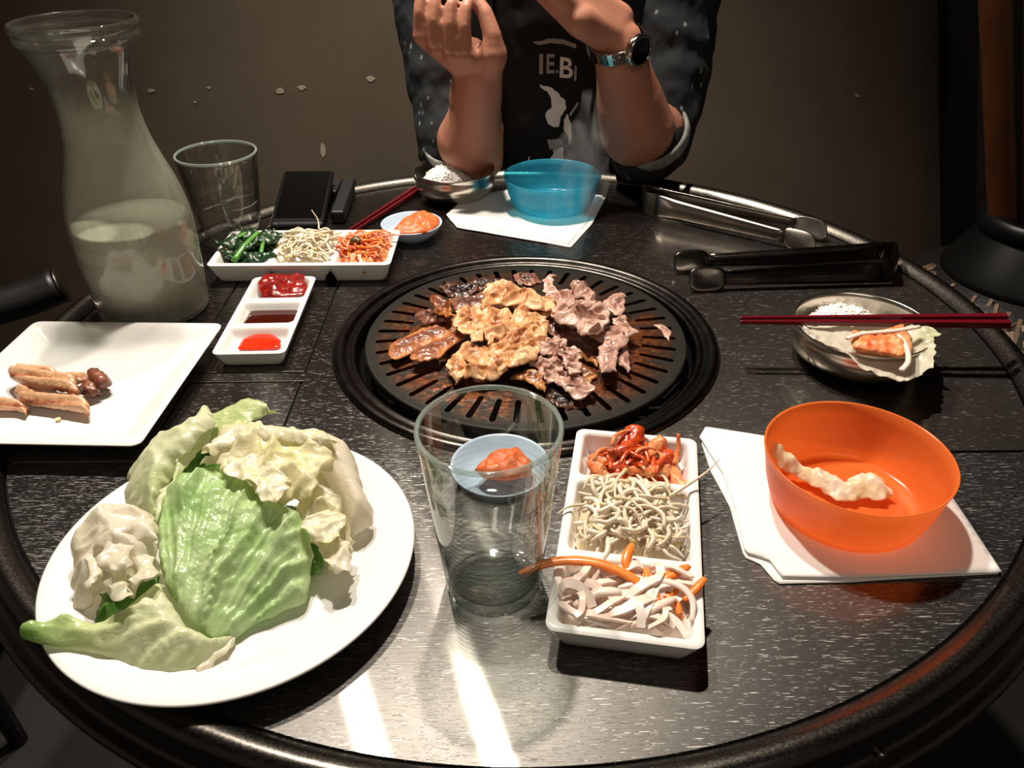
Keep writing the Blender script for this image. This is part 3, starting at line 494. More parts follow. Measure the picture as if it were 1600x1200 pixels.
# ------------------------------------------------------------------ dishes
def well_dish(name, c, rot, lx, ly, h, wells, depth, label, cat, mat, slope=.008, corner=.008, inset=.010, step=.0016, notch=True, group=None, lip=.003, wr=.008):
    nx, ny = int(lx/step), int(ly/step); V, F = [], []
    ca, sa = math.cos(rot), math.sin(rot)
    def W(u, v, z): return (c[0]+u*ca-v*sa, c[1]+u*sa+v*ca, z)
    hx, hy = lx/2, ly/2
    def rr(u, v, ins=0.):
        a, b = hx-ins-corner, hy-ins-corner
        if abs(u) > a and abs(v) > b:
            du, dv = abs(u)-a, abs(v)-b; l_ = math.hypot(du, dv)
            s_ = corner*max(du, dv)/l_/1.0 if l_ > 0 else 0
            return math.copysign(a+du/l_*max(du, dv), u), math.copysign(b+dv/l_*max(du, dv), v)
        return u, v
    ix = {}
    for i in range(nx+1):
        for j in range(ny+1):
            u, v = -hx+lx*i/nx, -hy+ly*j/ny; u2, v2 = rr(u, v)
            z = h; e = min(hx-abs(u), hy-abs(v))
            if e < .0025: z -= .0012*(1-e/.0025)**2
            for (x0, x1, y0, y1) in wells:
                qx, qy = abs(u-(x0+x1)/2)-(x1-x0)/2+wr, abs(v-(y0+y1)/2)-(y1-y0)/2+wr
                d = -(math.hypot(max(qx, 0), max(qy, 0))+min(max(qx, qy), 0)-wr)
                if d > 0:
                    t = min(1, d/slope); t = t*t*(3-2*t); z = min(z, h-depth*t)
            ix[i, j] = len(V); V.append(W(u2, v2, z))
    for i in range(nx):
        for j in range(ny): F.append((ix[i, j], ix[i+1, j], ix[i+1, j+1], ix[i, j+1]))
    loop = [(i, 0) for i in range(nx)]+[(nx, j) for j in range(ny)]+[(i, ny) for i in range(nx, 0, -1)]+[(0, j) for j in range(ny, 0, -1)]
    prev = [ix[q] for q in loop]
    for (ins, zf) in ((.0006, h-.003), (inset*.55, h*.42), (inset*.9, h*.1), (inset*1.15, 0)):
        cur = []
        for (i, j) in loop:
            u, v = -hx+lx*i/nx, -hy+ly*j/ny; u, v = rr(u, v); k = 0
            z = zf
            if notch and zf < h*.6:
                along, half = (v, hy) if ly > lx else (u, hx)
                for (w0, w1) in zip(wells[:-1], wells[1:]):
                    mid = ((w0[3]+w1[2])/2 if ly > lx else (w0[1]+w1[0])/2); z = max(z, h*.6*(1-min(1, abs(along-mid)/.008))**.5 if abs(along-mid) < .008 else 0)
            su, sv = (hx-ins)/hx, (hy-ins)/hy
            cur.append(len(V)); V.append(W(u*su, v*sv, z))
        n = len(loop)
        for q in range(n): F.append((prev[q], prev[(q+1) % n], cur[(q+1) % n], cur[q]))
        prev = cur
    F.append(tuple(prev))
    o = obj(name, (V, F), mat, org=(c[0], c[1], 0)); o.data.set_sharp_from_angle(angle=1.1)
    tag(o, label, cat, group); return o, W
DF, RF = (.0853, -.341), math.radians(-9.8)
_, WF = well_dish('banchan_dish', DF, RF, .108, .232, .027, [(-.048, .048, -.110, -.0445), (-.048, .048, -.0385, .0435), (-.048, .048, .0495, .110)], .019, 'white three-well side dish at the front beside the water glass', 'dish', MAT['ceramic'], group='white three-well side dishes')
DB, RB = (-.281, .1905), math.radians(-.6)
_, WB = well_dish('banchan_dish', DB, RB, .238, .114, .029, [(-.113, -.042, -.051, .051), (-.036, .038, -.051, .051), (.044, .113, -.051, .051)], .019, 'white three-well side dish of vegetables at the back in front of the phone', 'dish', MAT['ceramic'], group='white three-well side dishes')
SD, SR = (-.2945, .0255), math.radians(.8)
_, WS = well_dish('sauce_dish', SD, SR, .080, .188, .020, [(-.036, .036, -.090, -.036), (-.036, .036, -.028, .026), (-.036, .036, .034, .090)], .013, 'narrow white dish with three wells of red sauces', 'dish', MAT['ceramic'], slope=.009, notch=False, inset=.007)
SQ, SQR = (-.4485, -.1205), math.radians(-2.6)
well_dish('square_plate', SQ, SQR, .219, .224, .0275, [(-.1055, .1055, -.108, .108)], .0125, 'square white plate holding raw marinated ribs', 'plate', MAT['ceramic'], slope=.028, inset=.045, notch=False, step=.0022, corner=.010, wr=.02)
def zsq(x, y): return .006
PC = (-.2246, -.3603)
tag(obj('round_plate', lathe([(.0005, .004), (.080, .004), (.082, 0), (.086, 0), (.088, .004), (.118, .012), (.136, .0185), (.1388, .0200), (.1392, .0214), (.1376, .0222), (.132, .0212), (.112, .0160), (.105, .0125), (.099, .0092), (.093, .0082), (.0005, .0080)], (PC[0], PC[1], 0), 128), MAT['ceramic'], org=(PC[0], PC[1], 0)), 'large round white plate piled with lettuce leaves', 'plate')
# ------------------------------------------------------------------ strands
def strand(name, W, u, v, z, ang, ln, r, mat, label, cat, group, bend=.5, flat=1., sides=6, dz=.004, parent=None, head=None, taper=True, up=(0, 0, 1), clampu=None, clampv=None, rnd=random, zone=None):
    pts = []; a = ang-bend*.5; n = 5; p = [u, v]
    sgn = rnd.choice((-1, 1)); zz = [z+dz*(1-((k/(n-1))*2-1)**2) + rnd.uniform(-1, 1)*dz*.35 for k in range(n)]
    q = []
    for k in range(n):
        q.append((p[0], p[1])); a += bend*sgn/(n-1)*1.6; p = [p[0]+math.cos(a)*ln/(n-1), p[1]+math.sin(a)*ln/(n-1)]
    cx_, cy_ = sum(t[0] for t in q)/n, sum(t[1] for t in q)/n
    for k in range(n):
        uu, vv = q[k][0]-cx_+u, q[k][1]-cy_+v
        if clampu: uu = max(clampu[0], min(clampu[1], uu))
        if clampv: vv = max(clampv[0], min(clampv[1], vv))
        pts.append(W(uu, vv, zz[k]))
    rad = (lambda t: r*(1-.55*max(0, t-.55)/.45)) if taper else r
    o = obj(name, tube(pts, rad, sides, flat, up, 3), MAT[mat], parent)
    if sides == 4: o.data.set_sharp_from_angle(angle=.7)
    if parent is None:
        if zone:
            fv = (v-zone[2])/(zone[3]-zone[2]); fu = (u-zone[0])/(zone[1]-zone[0])
            where = ('near', 'middle', 'back')[min(2, max(0, int(fv*3)))]+' '+('left', 'centre', 'right')[min(2, max(0, int(fu*3)))]+' of its heap'
            e = pts[-1][0]-pts[0][0], pts[-1][1]-pts[0][1]; a_ = math.degrees(math.atan2(e[1], e[0])) % 180
            way = 'crosswise' if a_ < 30 or a_ > 150 else ('lengthwise' if 65 < a_ < 115 else ('slanting right' if a_ < 90 else 'slanting left'))
            label = ('long ' if ln > zone[4] else 'short ')+label+', '+way+', '+where
        tag(o, label, cat, group)
    if head:
        c = Vector(pts[0]); t = (Vector(pts[1])-c).normalized()
        V, F = lathe([(.0002, -.0032), (.0016, -.0024), (.0021, 0), (.0016, .0026), (.0002, .0034)], (0, 0, 0), 8, sx=1, sy=.8)
        Q = t.to_track_quat('Z', 'Y'); obj('sprout_head', ([c+Q @ Vector(p_) for p_ in V], F), MAT['sprout_head'], o)
    return o
def mound(name, W, u0, u1, v0, v1, z0, zh, mat, label, cat, seed, kind=None, group=None, amp=.004, fs=150):
    ol = [W(u0+(u1-u0)*(.5+.5*math.copysign(abs(math.cos(t))**.5, math.cos(t))), v0+(v1-v0)*(.5+.5*math.copysign(abs(math.sin(t))**.5, math.sin(t))), z0) for t in [2*PI*k/40 for k in range(40)]]
    vf, D = sheet(ol, .0025, zh, .6, lambda x, y, d: (0, 0, amp*fbm(x, y, 0, fs, seed)*min(1, d*3)), .04, seed)
    o = obj(name, vf, MAT[mat], tint=D); tag(o, label, cat, group, kind); return o
R_ = random.Random(5)
# front dish, middle well: bean sprouts
mound('sprout_bed', WF, -.042, .040, -.038, .046, .012, .017, 'sprout', 'bean sprouts packed at the bottom of the front dish', 'sprouts', 3, 'stuff')
for i in range(130):
    u, v = R_.uniform(-.034, .034), R_.uniform(-.030, .046); e = 1-max(abs(u)/.044, abs(v-.006)/.05)**2
    strand('bean_sprout', WF, u, v, .017+.020*e*R_.uniform(.55, 1.05), R_.uniform(0, 6.3), R_.uniform(.018, .046), R_.uniform(.0013, .0023), 'sprout', 'bean sprout of the front dish', 'bean sprout', 'bean sprouts in the front dish', R_.uniform(.4, 2.2), dz=R_.uniform(.002, .006), head=(i % 4 == 0), rnd=R_, zone=(-.034, .034, -.030, .046, .032), clampu=(-.046, .045), clampv=(-.046, .062))
for (pts, lb) in (([WF(.030, .030, .030), WF(.046, .044, .034), WF(.060, .058, .037), WF(.070, .072, .040)], 'thin bean sprout root sticking out over the right edge of the front dish'), ([WF(-.036, .010, .03), WF(-.050, .004, .031), WF(-.0585, -.004, .029)], 'bean sprout end hanging over the left edge of the front dish')):
    tag(obj('bean_sprout', tube(pts, lambda t: .0016*(1-.7*t), 6), MAT['sprout']), lb, 'bean sprout', 'bean sprouts in the front dish')
# front dish, far well: kimchi
def kimchi_piece(W, u, v, z, ang, ln, wd, label, seed, mat='kimchi', group='kimchi pieces in the front dish', dome=.005, th=.0022, tilt=0.):
    ol = []
    for k in range(16):
        t = 2*PI*k/16; a, b = math.copysign(abs(math.cos(t))**.7, math.cos(t))*ln/2, math.copysign(abs(math.sin(t))**.7, math.sin(t))*wd/2*(1+.25*math.cos(t))
        ol.append(W(u+a*math.cos(ang)-b*math.sin(ang), v+a*math.sin(ang)+b*math.cos(ang), z+tilt*a))
    vf, D = sheet(ol, .0022, dome, .7, lambda x, y, d: (0, 0, .0028*nz(x, y, 0, 170, seed)+.001*fbm(x, y, 0, 420, seed)), .10, seed, 44)
    o = obj('kimchi_piece', vf, MAT[mat], tint=D); mod(o, 'SOLIDIFY', thickness=th, offset=-1)
    return tag(o, label, 'kimchi', group)
KF = [(-.022, .086, .020, .4, .040, .022, 'kimchi', 'pale orange kimchi leaf at the left of the front dish heap'), (.022, .080, .018, -.5, .040, .020, 'kimchi', 'kimchi leaf at the right of the front dish heap'),
      (.000, .074, .022, .1, .050, .018, 'kimchi_red', 'deep red kimchi leaf across the middle of the front dish heap'), (-.006, .098, .030, 1.2, .040, .020, 'kimchi_red', 'kimchi leaf standing up at the top of the front dish heap'),
      (.014, .094, .026, .8, .034, .016, 'kimchi', 'small kimchi leaf right of the standing one'), (-.030, .070, .018, 2.2, .030, .014, 'kimchi', 'kimchi leaf against the left wall of the front dish'),
      (.036, .066, .016, -.9, .032, .016, 'kimchi', 'peach coloured kimchi stem at the lower right corner of the far well'), (.010, .066, .024, .1, .044, .013, 'kimchi', 'long orange kimchi stem beside the bean sprouts'), (-.010, .084, .032, .6, .026, .014, 'kimchi_red', 'glossy kimchi scrap on the crest of the front dish heap'), (.028, .088, .024, 1.0, .022, .014, 'kimchi_red', 'dark red kimchi scrap with seasoning at the right')]
for i, (u, v, z, a, l_, wd, mt, lb) in enumerate(KF): kimchi_piece(WF, u, v, z, a, l_, wd, lb, 20+i, mt, tilt=.25 if 'standing' in lb else 0.)
mound('kimchi_bed', WF, -.038, .042, .054, .100, .011, .012, 'kimchi_red', 'chopped kimchi at the bottom of the front dish', 'kimchi', 9, 'stuff', amp=.005)
for i in range(14):
    strand('carrot_shred', WF, R_.uniform(-.03, .03), R_.uniform(.066, .100), .022+R_.uniform(0, .014), R_.uniform(.6, 2.4), R_.uniform(.022, .034), .0021, R_.choice(('kimchi', 'kimchi_red')), 'thin orange shred in the front kimchi', 'vegetable shred', 'orange shreds in the front kimchi', R_.uniform(.2, 1.), .6, dz=.004, rnd=R_, zone=(-.03, .03, .066, .100, .028), clampu=(-.045, .046), clampv=(.055, .108))
tag(obj('carrot_shred', tube([WF(.034, .082, .022), WF(.037, .092, .030), WF(.036, .100, .042)], lambda t: .004*(1-.6*t), 6, .35), MAT['kimchi']), 'orange shred standing upright at the right of the kimchi', 'vegetable shred', 'orange shreds in the front kimchi')
# front dish, near well: pickled radish and carrot
mound('radish_bed', WF, -.046, .046, -.108, -.047, .014, .012, 'radish', 'pickled radish packed at the bottom of the front dish', 'radish', 4, 'stuff', amp=.003)
for i in range(58):
    u, v = R_.uniform(-.037, .037), R_.uniform(-.101, -.054)
    strand('radish_strip', WF, u, v, .018+R_.uniform(0, .013), R_.uniform(-.9, 1.6), R_.uniform(.022, .046), R_.uniform(.0030, .0050), 'radish', 'white radish strip of the front dish', 'radish strip', 'pickled radish strips in the front dish', R_.uniform(.1, 1.2), .36, dz=.005, taper=False, sides=4, zone=(-.037, .037, -.101, -.054, .034), rnd=R_, clampu=(-.046, .046), clampv=(-.106, -.05))
for i in range(10):
    strand('carrot_strip', WF, R_.uniform(.0, .036), R_.uniform(-.09, -.055), .019+R_.uniform(0, .010), R_.uniform(.2, 1.4), R_.uniform(.024, .04), .0026, 'carrot', 'orange carrot strip among the white radish', 'carrot strip', 'carrot strips in the front dish', R_.uniform(.2, 1.), .6, dz=.003, taper=False, rnd=R_, zone=(0, .036, -.09, -.055, .032), clampu=(-.046, .05), clampv=(-.105, -.05))
def strip(pts, r, mat, nm, lb, cat, grp, flat=.5):
    return tag(obj(nm, tube(pts, lambda t: r*(1-.45*abs(2*t-1)**4), 6, flat), MAT[mat]), lb, cat, grp)
strip([(-.004, -.398, .030), (.022, -.391, .034), (.050, -.394, .036), (.074, -.405, .034), (.088, -.418, .030)], .0042, 'carrot', 'carrot_strip', 'long carrot strip reaching over the left edge towards the glass', 'carrot strip', 'carrot strips in the front dish')
strip([WF(.004, -.064, .028), WF(-.002, -.052, .034), WF(.002, -.036, .037)], .0042, 'carrot', 'carrot_strip', 'carrot strip standing up against the bean sprouts', 'carrot strip', 'carrot strips in the front dish')
strip([WF(.016, -.072, .030), WF(.030, -.060, .033), WF(.044, -.048, .033)], .0042, 'carrot', 'carrot_strip', 'broad carrot strip at the right of the radish', 'carrot strip', 'carrot strips in the front dish')
strip([WF(.040, -.078, .029), WF(.048, -.068, .031), WF(.055, -.058, .033)], .0034, 'carrot', 'carrot_strip', 'carrot strip poking over the right edge of the front dish', 'carrot strip', 'carrot strips in the front dish')
strip([WF(-.006, -.075, .031), WF(.016, -.066, .033), WF(.036, -.068, .033), WF(.046, -.078, .030), WF(.046, -.094, .026)], .0030, 'radish', 'radish_strip', 'long radish strip arching down the right side', 'radish strip', 'pickled radish strips in the front dish')
strip([WF(.004, -.104, .026), WF(.018, -.092, .032), WF(.034, -.080, .033)], .0036, 'radish', 'radish_strip', 'straight radish strip slanting at the lower right', 'radish strip', 'pickled radish strips in the front dish')
strip([WF(-.036, -.094, .028), WF(-.020, -.084, .033), WF(-.004, -.080, .033)], .0042, 'radish', 'radish_strip', 'thick radish strip at the left of the near well', 'radish strip', 'pickled radish strips in the front dish')
# back dish: spinach, sprouts, carrot kimchi
for i in range(16):
    u, v = R_.uniform(-.100, -.052), R_.uniform(-.036, .036)
    ol = [WB(u+.017*math.cos(t)*(1+.3*math.sin(3*t+i)), v+.013*math.sin(t), .024+R_.uniform(0, .008)+(.008 if abs(v) < .02 else 0)) for t in [2*PI*k/12 for k in range(12)]]
    vf, D = sheet(ol, .003, .006, .7, lambda x, y, d: (0, 0, .006*nz(x, y, 0, 120, i)+.002*nz(x, y, 0, 300, i)), .12, i, 40)
    o = obj('spinach_leaf', vf, MAT['spinach']); mod(o, 'SOLIDIFY', thickness=.0012); tag(o, 'wilted spinach leaf '+('in front of', 'level with', 'behind')[min(2, int((v+.036)/.024))]+' the thick stem, '+('far left', 'left', 'middle', 'right', 'far right')[min(4, int((u+.100)/.0096))]+' of the green heap', 'spinach leaf', 'spinach leaves in the back dish')
mound('spinach_bed', WB, -.110, -.044, -.047, .047, .012, .016, 'spinach', 'wilted spinach packed in the back dish', 'spinach', 6, 'stuff', amp=.007, fs=110)
for pts, r, lb in (([WB(-.085, -.046, .030), WB(-.076, -.022, .040), WB(-.066, .010, .045)], .0046, 'thick bright green stem lying across the spinach'), ([WB(-.108, -.016, .030), WB(-.098, .010, .036), WB(-.088, .032, .036)], .0036, 'pale green stem at the left of the spinach'), ([WB(-.054, -.030, .032), WB(-.056, -.006, .039), WB(-.062, .016, .040)], .0028, 'thin green stem at the right of the spinach')):
    tag(obj('spinach_sprig', tube(pts, lambda t: r*(1.05-.3*t), 8, .75), MAT['spinach_stem']), lb, 'spinach sprig', 'spinach sprigs in the back dish')
V, F = [], []
for i in range(70):
    p_ = WB(R_.uniform(-.105, -.046), R_.uniform(-.04, .04), 0); z = .040+R_.uniform(-.006, .006)
    q = lathe([(.0001, -.0012), (.0009, 0), (.0001, .0012)], (p_[0], p_[1], z), 5); n = len(V); V += q[0]; F += [tuple(t+n for t in f) for f in q[1]]
tag(obj('sesame_seeds', (V, F), MAT['seed']), 'sesame seeds sprinkled on the spinach', 'sesame', kind='stuff')
mound('sprout_bed', WB, -.036, .038, -.047, .047, .012, .018, 'sprout', 'bean sprouts packed at the bottom of the back dish', 'sprouts', 13, 'stuff')
for i in range(95):
    u, v = R_.uniform(-.030, .030), R_.uniform(-.036, .036); e = 1-max(abs(u)/.042, abs(v)/.05)**2
    strand('bean_sprout', WB, u, v, .022+.020*e*R_.uniform(.5, 1.05), R_.uniform(0, 6.3), R_.uniform(.024, .046), R_.uniform(.0014, .0021), 'sprout', 'bean sprout of the back dish', 'bean sprout', 'bean sprouts in the back dish', R_.uniform(.4, 2.4), dz=R_.uniform(.002, .006), head=(i % 4 == 0), rnd=R_, zone=(-.030, .030, -.036, .036, .035), clampu=(-.040, .046), clampv=(-.054, .050))
tag(obj('bean_sprout', tube([WB(.014, .020, .044), WB(.012, .030, .054), WB(.004, .036, .066)], lambda t: .0014*(1-.6*t), 6), MAT['sprout']), 'bean sprout standing up at the top of the back heap', 'bean sprout', 'bean sprouts in the back dish')
mound('carrot_bed', WB, .042, .112, -.047, .047, .012, .018, 'kimchi', 'seasoned carrot shreds packed in the back dish', 'carrot', 23, 'stuff', amp=.005)
for i in range(48):
    u, v = R_.uniform(.050, .104), R_.uniform(-.038, .038); e = 1-max(abs(u-.078)/.042, abs(v)/.05)**2
    strand('carrot_shred', WB, u, v, .022+.018*e*R_.uniform(.5, 1.05), R_.uniform(0, 6.3), R_.uniform(.022, .044), R_.uniform(.0016, .0024), R_.choice(('kimchi', 'kimchi', 'carrot', 'kimchi_red')), 'orange carrot shred of the back dish', 'carrot shred', 'carrot shreds in the back dish', R_.uniform(.3, 2.4), .7, dz=R_.uniform(.002, .005), rnd=R_, zone=(.050, .104, -.038, .038, .033), clampu=(.034, .116), clampv=(-.056, .05))
tag(obj('carrot_shred', tube([WB(.098, .010, .038), WB(.112, .014, .039), WB(.126, .016, .037)], lambda t: .0034*(1-.7*t), 6, .5), MAT['kimchi']), 'pointed carrot shred poking out over the right edge of the back dish', 'carrot shred', 'carrot shreds in the back dish')
tag(obj('kimchi_crumb', tube([WB(.062, -.010, .040), WB(.068, -.008, .043), WB(.074, -.012, .040)], .0042, 8, .7), plain('green_brown_crumb', (84, 66, 22), .4)), 'dark olive garnish lump on the carrot shreds', 'garnish')
tag(obj('sauce_spot', lathe([(.0003, .0012), (.0018, .0008), (.0024, 0)], (WB(.084, -.0546, 0)[0], WB(.084, -.0546, 0)[1], .016), 12), MAT['kimchi_red']), 'red sauce drip on the front side of the back dish', 'sauce spot')
# sauces
def pool(name, key, dome, mat, lab, amp=0., fs=100, seed=1, prof=.5, cat='sauce', thick=.002):
    vf, D = sheet(mm(DATA[key]), .0025, dome, prof, (lambda x, y, d: (0, 0, amp*fbm(x, y, 0, fs, seed)*min(1, d*3))) if amp else None, 0, seed)
    o = obj(name, vf, MAT[mat], tint=D); mod(o, 'SOLIDIFY', thickness=thick, offset=-1); return tag(o, lab, cat)
pool('chilli_paste', 'sauceA', .005, 'gochujang', 'thick dark red chilli paste in the far well of the sauce dish', .004, 90, 2)
pool('soy_sauce', 'sauceB', .0008, 'soy', 'dark brown soy sauce in the middle well of the sauce dish')
pool('chilli_sauce', 'sauceC', .0015, 'vinegar', 'thin bright red sauce puddle in the near well of the sauce dish')
# little blue dishes with paste
def blue_dish(c, r, lab):
    return tag(obj('dipping_dish', lathe([(.0005, .003), (r*.52, .003), (r*.54, 0), (r*.60, 0), (r*.62, .003), (r*.86, .010), (r*.98, .0195), (r, .0212), (r*.975, .0218), (r*.93, .0205), (r*.80, .0120), (r*.55, .0062), (.0005, .0055)], (c[0], c[1], 0), 64), MAT['blue_ceramic'], org=(c[0], c[1], 0)), lab, 'dish', 'small pale blue dipping dishes')
blue_dish((-.151, .288), .0445, 'small pale blue dish of orange paste right of the back side dish')
blue_dish((-.019, -.262), .0440, 'small pale blue dish of orange paste behind the front glass')
pool('bean_paste', 'sauceBack', .009, 'ssamjang', 'orange bean paste heaped in the dish at the back', .004, 110, 4)
pool('bean_paste', 'sauceFront', .009, 'ssamjang', 'orange bean paste seen behind the front glass', .004, 110, 8)
# ------------------------------------------------------------------ lettuce
LG = 'lettuce leaves on the round plate'
def lettuce(key, outline, dome, mat, lab, disp, step=.0032, edge=.05, prof=.6, seed=1, base=None, tint=None, thick=.0009, n=130, cat='lettuce leaf', group=LG, parent=None):
    vf, D = sheet(outline, step, dome, prof, disp, edge, seed, n)
    if tint: T = [tint(v[0], v[1], d) for v, d in zip(vf[0], D)]
    else: T = D
    o = obj('leaf_fold' if parent else 'lettuce_leaf', vf, MAT[mat], parent, tint=T); mod(o, 'SOLIDIFY', thickness=thick, offset=-1); mod(o, 'SUBSURF', levels=1, render_levels=1)
    if parent: return o
    return tag(o, lab, cat, group)
LT = {k: mm(v) for k, v in DATA['lettuce'].items()}
def crumple(amp, fs, seed, ruff=.004, rf=190):
    """sharp-crested crinkles, finer towards the frilled edge"""
    def f(x, y, d):
        wx, wy = x+.006*nz(x, y, 0, 40, seed+20), y+.006*nz(x, y, 0, 40, seed+21)
        r1 = (1-min(1, 2.2*abs(nz(wx, wy, .2, fs*.6, seed))))**1.6; r2 = (1-min(1, 2.2*abs(nz(wx, wy, .8, fs*1.5, seed+3))))**1.8; e = max(0, 1-d*2.4)
        return (ruff*.8*nz(x, y, 3, rf, seed+1)*e, ruff*.8*nz(x, y, 4, rf, seed+2)*e, amp*(1.25*r1+.5*r2-.6)*(.35+.65*d)+ruff*nz(x, y, 1, rf, seed)*e)
    return f
def fan(bx, by, amp, freq, seed, a2=.002):
    """long creases that fan out from the leaf base, with narrow valleys"""
    def f(x, y, d):
        r = math.hypot(x-bx, y-by); a = math.atan2(y-by, x-bx)+.05*nz(x, y, 0, 26, seed)
        n1 = 1-abs(nz(a*freq*.32, r*7, .3, 1., seed))*2.6; n2 = 1-abs(nz(a*freq*.9, r*11, .8, 1., seed+4))*2.6; g = min(1, r/.07)
        return (0, 0, (amp*.9*(max(0, n1)**2-.35)+amp*.30*(max(0, n2)**1.5-.4))*g*(.3+.7*min(1, d*3))+a2*fbm(x, y, .4, 70, seed)+.006*max(0, nz(x, y, .9, 40, seed+7))*d)
    return f
lettuce('inner', LT['inner'], .002, 'leaf_dark', 'inside of the folded leaf at the back left, its shade coloured dark green', crumple(.002, 50, 4), seed=4)  # shadow inside the fold is put into the dark leaf colour
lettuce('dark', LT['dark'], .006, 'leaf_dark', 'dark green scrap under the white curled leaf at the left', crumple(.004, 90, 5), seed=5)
lettuce('shadowed', LT['shadowed'], .003, 'leaf_dark', 'leaf in the gap between green and cream leaves, coloured dark as shade', crumple(.003, 90, 6), seed=6)  # dark leaf colour paints the shade of the gap
leaf_outer = lettuce('outer', LT['outer'], .018, 'leaf_pale', 'tall pale green leaf standing at the back left', crumple(.005, 60, 7, .005), seed=7, tint=lambda x, y, d: .25+.3*nz(x, y, 0, 30, 2))
lettuce('tip', LT['tip'], .006, 'leaf_pale', 'leaf tip pointing away towards the sauce dish', crumple(.003, 50, 8), seed=8, tint=lambda x, y, d: .5)
lettuce('green', LT['green'], .020, 'leaf_green', 'broad wet green leaf in the middle of the plate', fan(-.235, -.475, .011, 22, 9, .003), .0020, .03, .55, 9, tint=lambda x, y, d: .36+.20*(1-d)*0+.35*max(0, nz(x, y, 0, 38, 31))+.12*(y+.36)/.1)
leaf_bottom = lettuce('bottom', LT['bottom'], .013, 'leaf_pale', 'long pale leaf at the front with its tip over the left edge', fan(-.205, -.43, .006, 16, 10, .003), .0028, .04, .6, 10, tint=lambda x, y, d: .18+.75*max(0, min(1, (-.262-x)/.09)))
leaf_wh = lettuce('white', LT['white'], .022, 'leaf_white', 'curled white leaf at the left of the plate', crumple(.010, 48, 11, .006, 110), .0024, .07, .5, 11, tint=lambda x, y, d: .15+.3*max(0, nz(x, y, 0, 50, 3)))
lettuce('rib', LT['rib'], .020, 'leaf_white', 'smooth whitish leaf rib at the right of the pile', crumple(.002, 35, 12, .001), seed=12, tint=lambda x, y, d: .1)
leaf_cr = lettuce('crumple', LT['crumple'], .010, 'leaf_cream', 'crinkled cream leaf end hanging at the right', crumple(.011, 80, 13, .008, 140), .0022, .08, .5, 13, tint=lambda x, y, d: .3+.3*nz(x, y, 0, 60, 3))
leaf_cm = lettuce('cream', LT['cream'], .012, 'leaf_cream', 'cream yellow leaf draped over the top of the pile', crumple(.008, 60, 14, .006, 120), .0024, .06, .55, 14, tint=lambda x, y, d: .42+.3*nz(x, y, 0, 40, 3))
FD = {k: mm(v) for k, v in DATA['folds'].items()}
for i, (k, par, mt, dome, amp) in enumerate((('white_a', leaf_wh, 'leaf_white', .003, .003), ('white_b', leaf_wh, 'leaf_white', .003, .003), ('white_c', leaf_wh, 'leaf_white', .002, .003), ('white_d', leaf_wh, 'leaf_white', .002, .003), ('white_e', leaf_wh, 'leaf_white', .006, .002), ('cream_a', leaf_cm, 'leaf_cream', .006, .002), ('cream_b', leaf_cm, 'leaf_cream', .002, .004), ('crumple_a', leaf_cr, 'leaf_cream', .002, .004), ('crumple_b', leaf_cr, 'leaf_white', .002, .004), ('outer_a', leaf_outer, 'leaf_pale', .005, .002), ('bottom_a', leaf_bottom, 'leaf_white', .003, .002))):
    lettuce(k, FD[k], dome, mt, None, crumple(amp, 90, 60+i, .007, 120), .0018, .10, .8, 60+i, tint=lambda x, y, d: .22+.3*nz(x, y, 0, 50, 3), parent=par, n=80)
# ------------------------------------------------------------------ raw ribs
RG = 'raw rib pieces on the square plate'
for i, (kk, dome, mt, lab, ang) in enumerate((('rib_cut', .006, 'rib', 'rib slice cut off by the left edge of the photo', -.1), ('rib_low', .010, 'rib', 'long striped rib slice nearest the front of the plate', -.16), ('rib_bone', .006, 'rib', 'short bone end behind the meat chunks', -.05), ('rib_top', .011, 'rib', 'long rib slice with a fatty top lying behind the front one', -.22), ('chunk_a', .009, 'rib_dark', 'dark beef chunk at the far right of the rib pile', 0), ('chunk_b', .010, 'rib_dark', 'rounded dark beef chunk in front of the other chunk', 0))):
    ca, sa = math.cos(ang), math.sin(ang); seed = 40+i
    def disp(x, y, d, ca=ca, sa=sa, seed=seed, mt=mt):
        v = -x*sa+y*ca; g = .0026*math.sin(v*560+1.5*nz(x, y, 0, 30, seed)) if mt == 'rib' else .004*nz(x, y, 0, 110, seed)+.003*fbm(x, y, 0, 190, seed)
        return (0, 0, g*min(1, d*3)+.0012*fbm(x, y, 0, 260, seed))
    ol = mm(DATA['ribs'][kk]); vf, D = sheet(ol, .0022, dome*.7, .4, disp, .03, seed)
    tint = [.5+.5*math.sin((-v[0]*sa+v[1]*ca)*560+.8) for v in vf[0]] if mt == 'rib' else D
    # closed underside so each slice is a solid piece sitting on the plate
    o = obj('rib_slice' if mt == 'rib' else 'beef_chunk', vf, MAT[mt], tint=tint); mod(o, 'SOLIDIFY', thickness=.005, offset=-1)
    tag(o, lab, 'raw meat', RG)
pc = mm(DATA['plate_crumb']); tag(obj('meat_crumb', ([(x_, y_, .0158) for x_, y_, z_ in pc]+[(x_, y_, .0176) for x_, y_, z_ in pc], [(3, 2, 1, 0), (4, 5, 6, 7)]+[(k, (k+1) % 4, (k+1) % 4+4, k+4) for k in range(4)]), plain('fat_crumb', (226, 206, 160), .5), smooth=False), 'tiny pale crumb on the square plate', 'crumb')
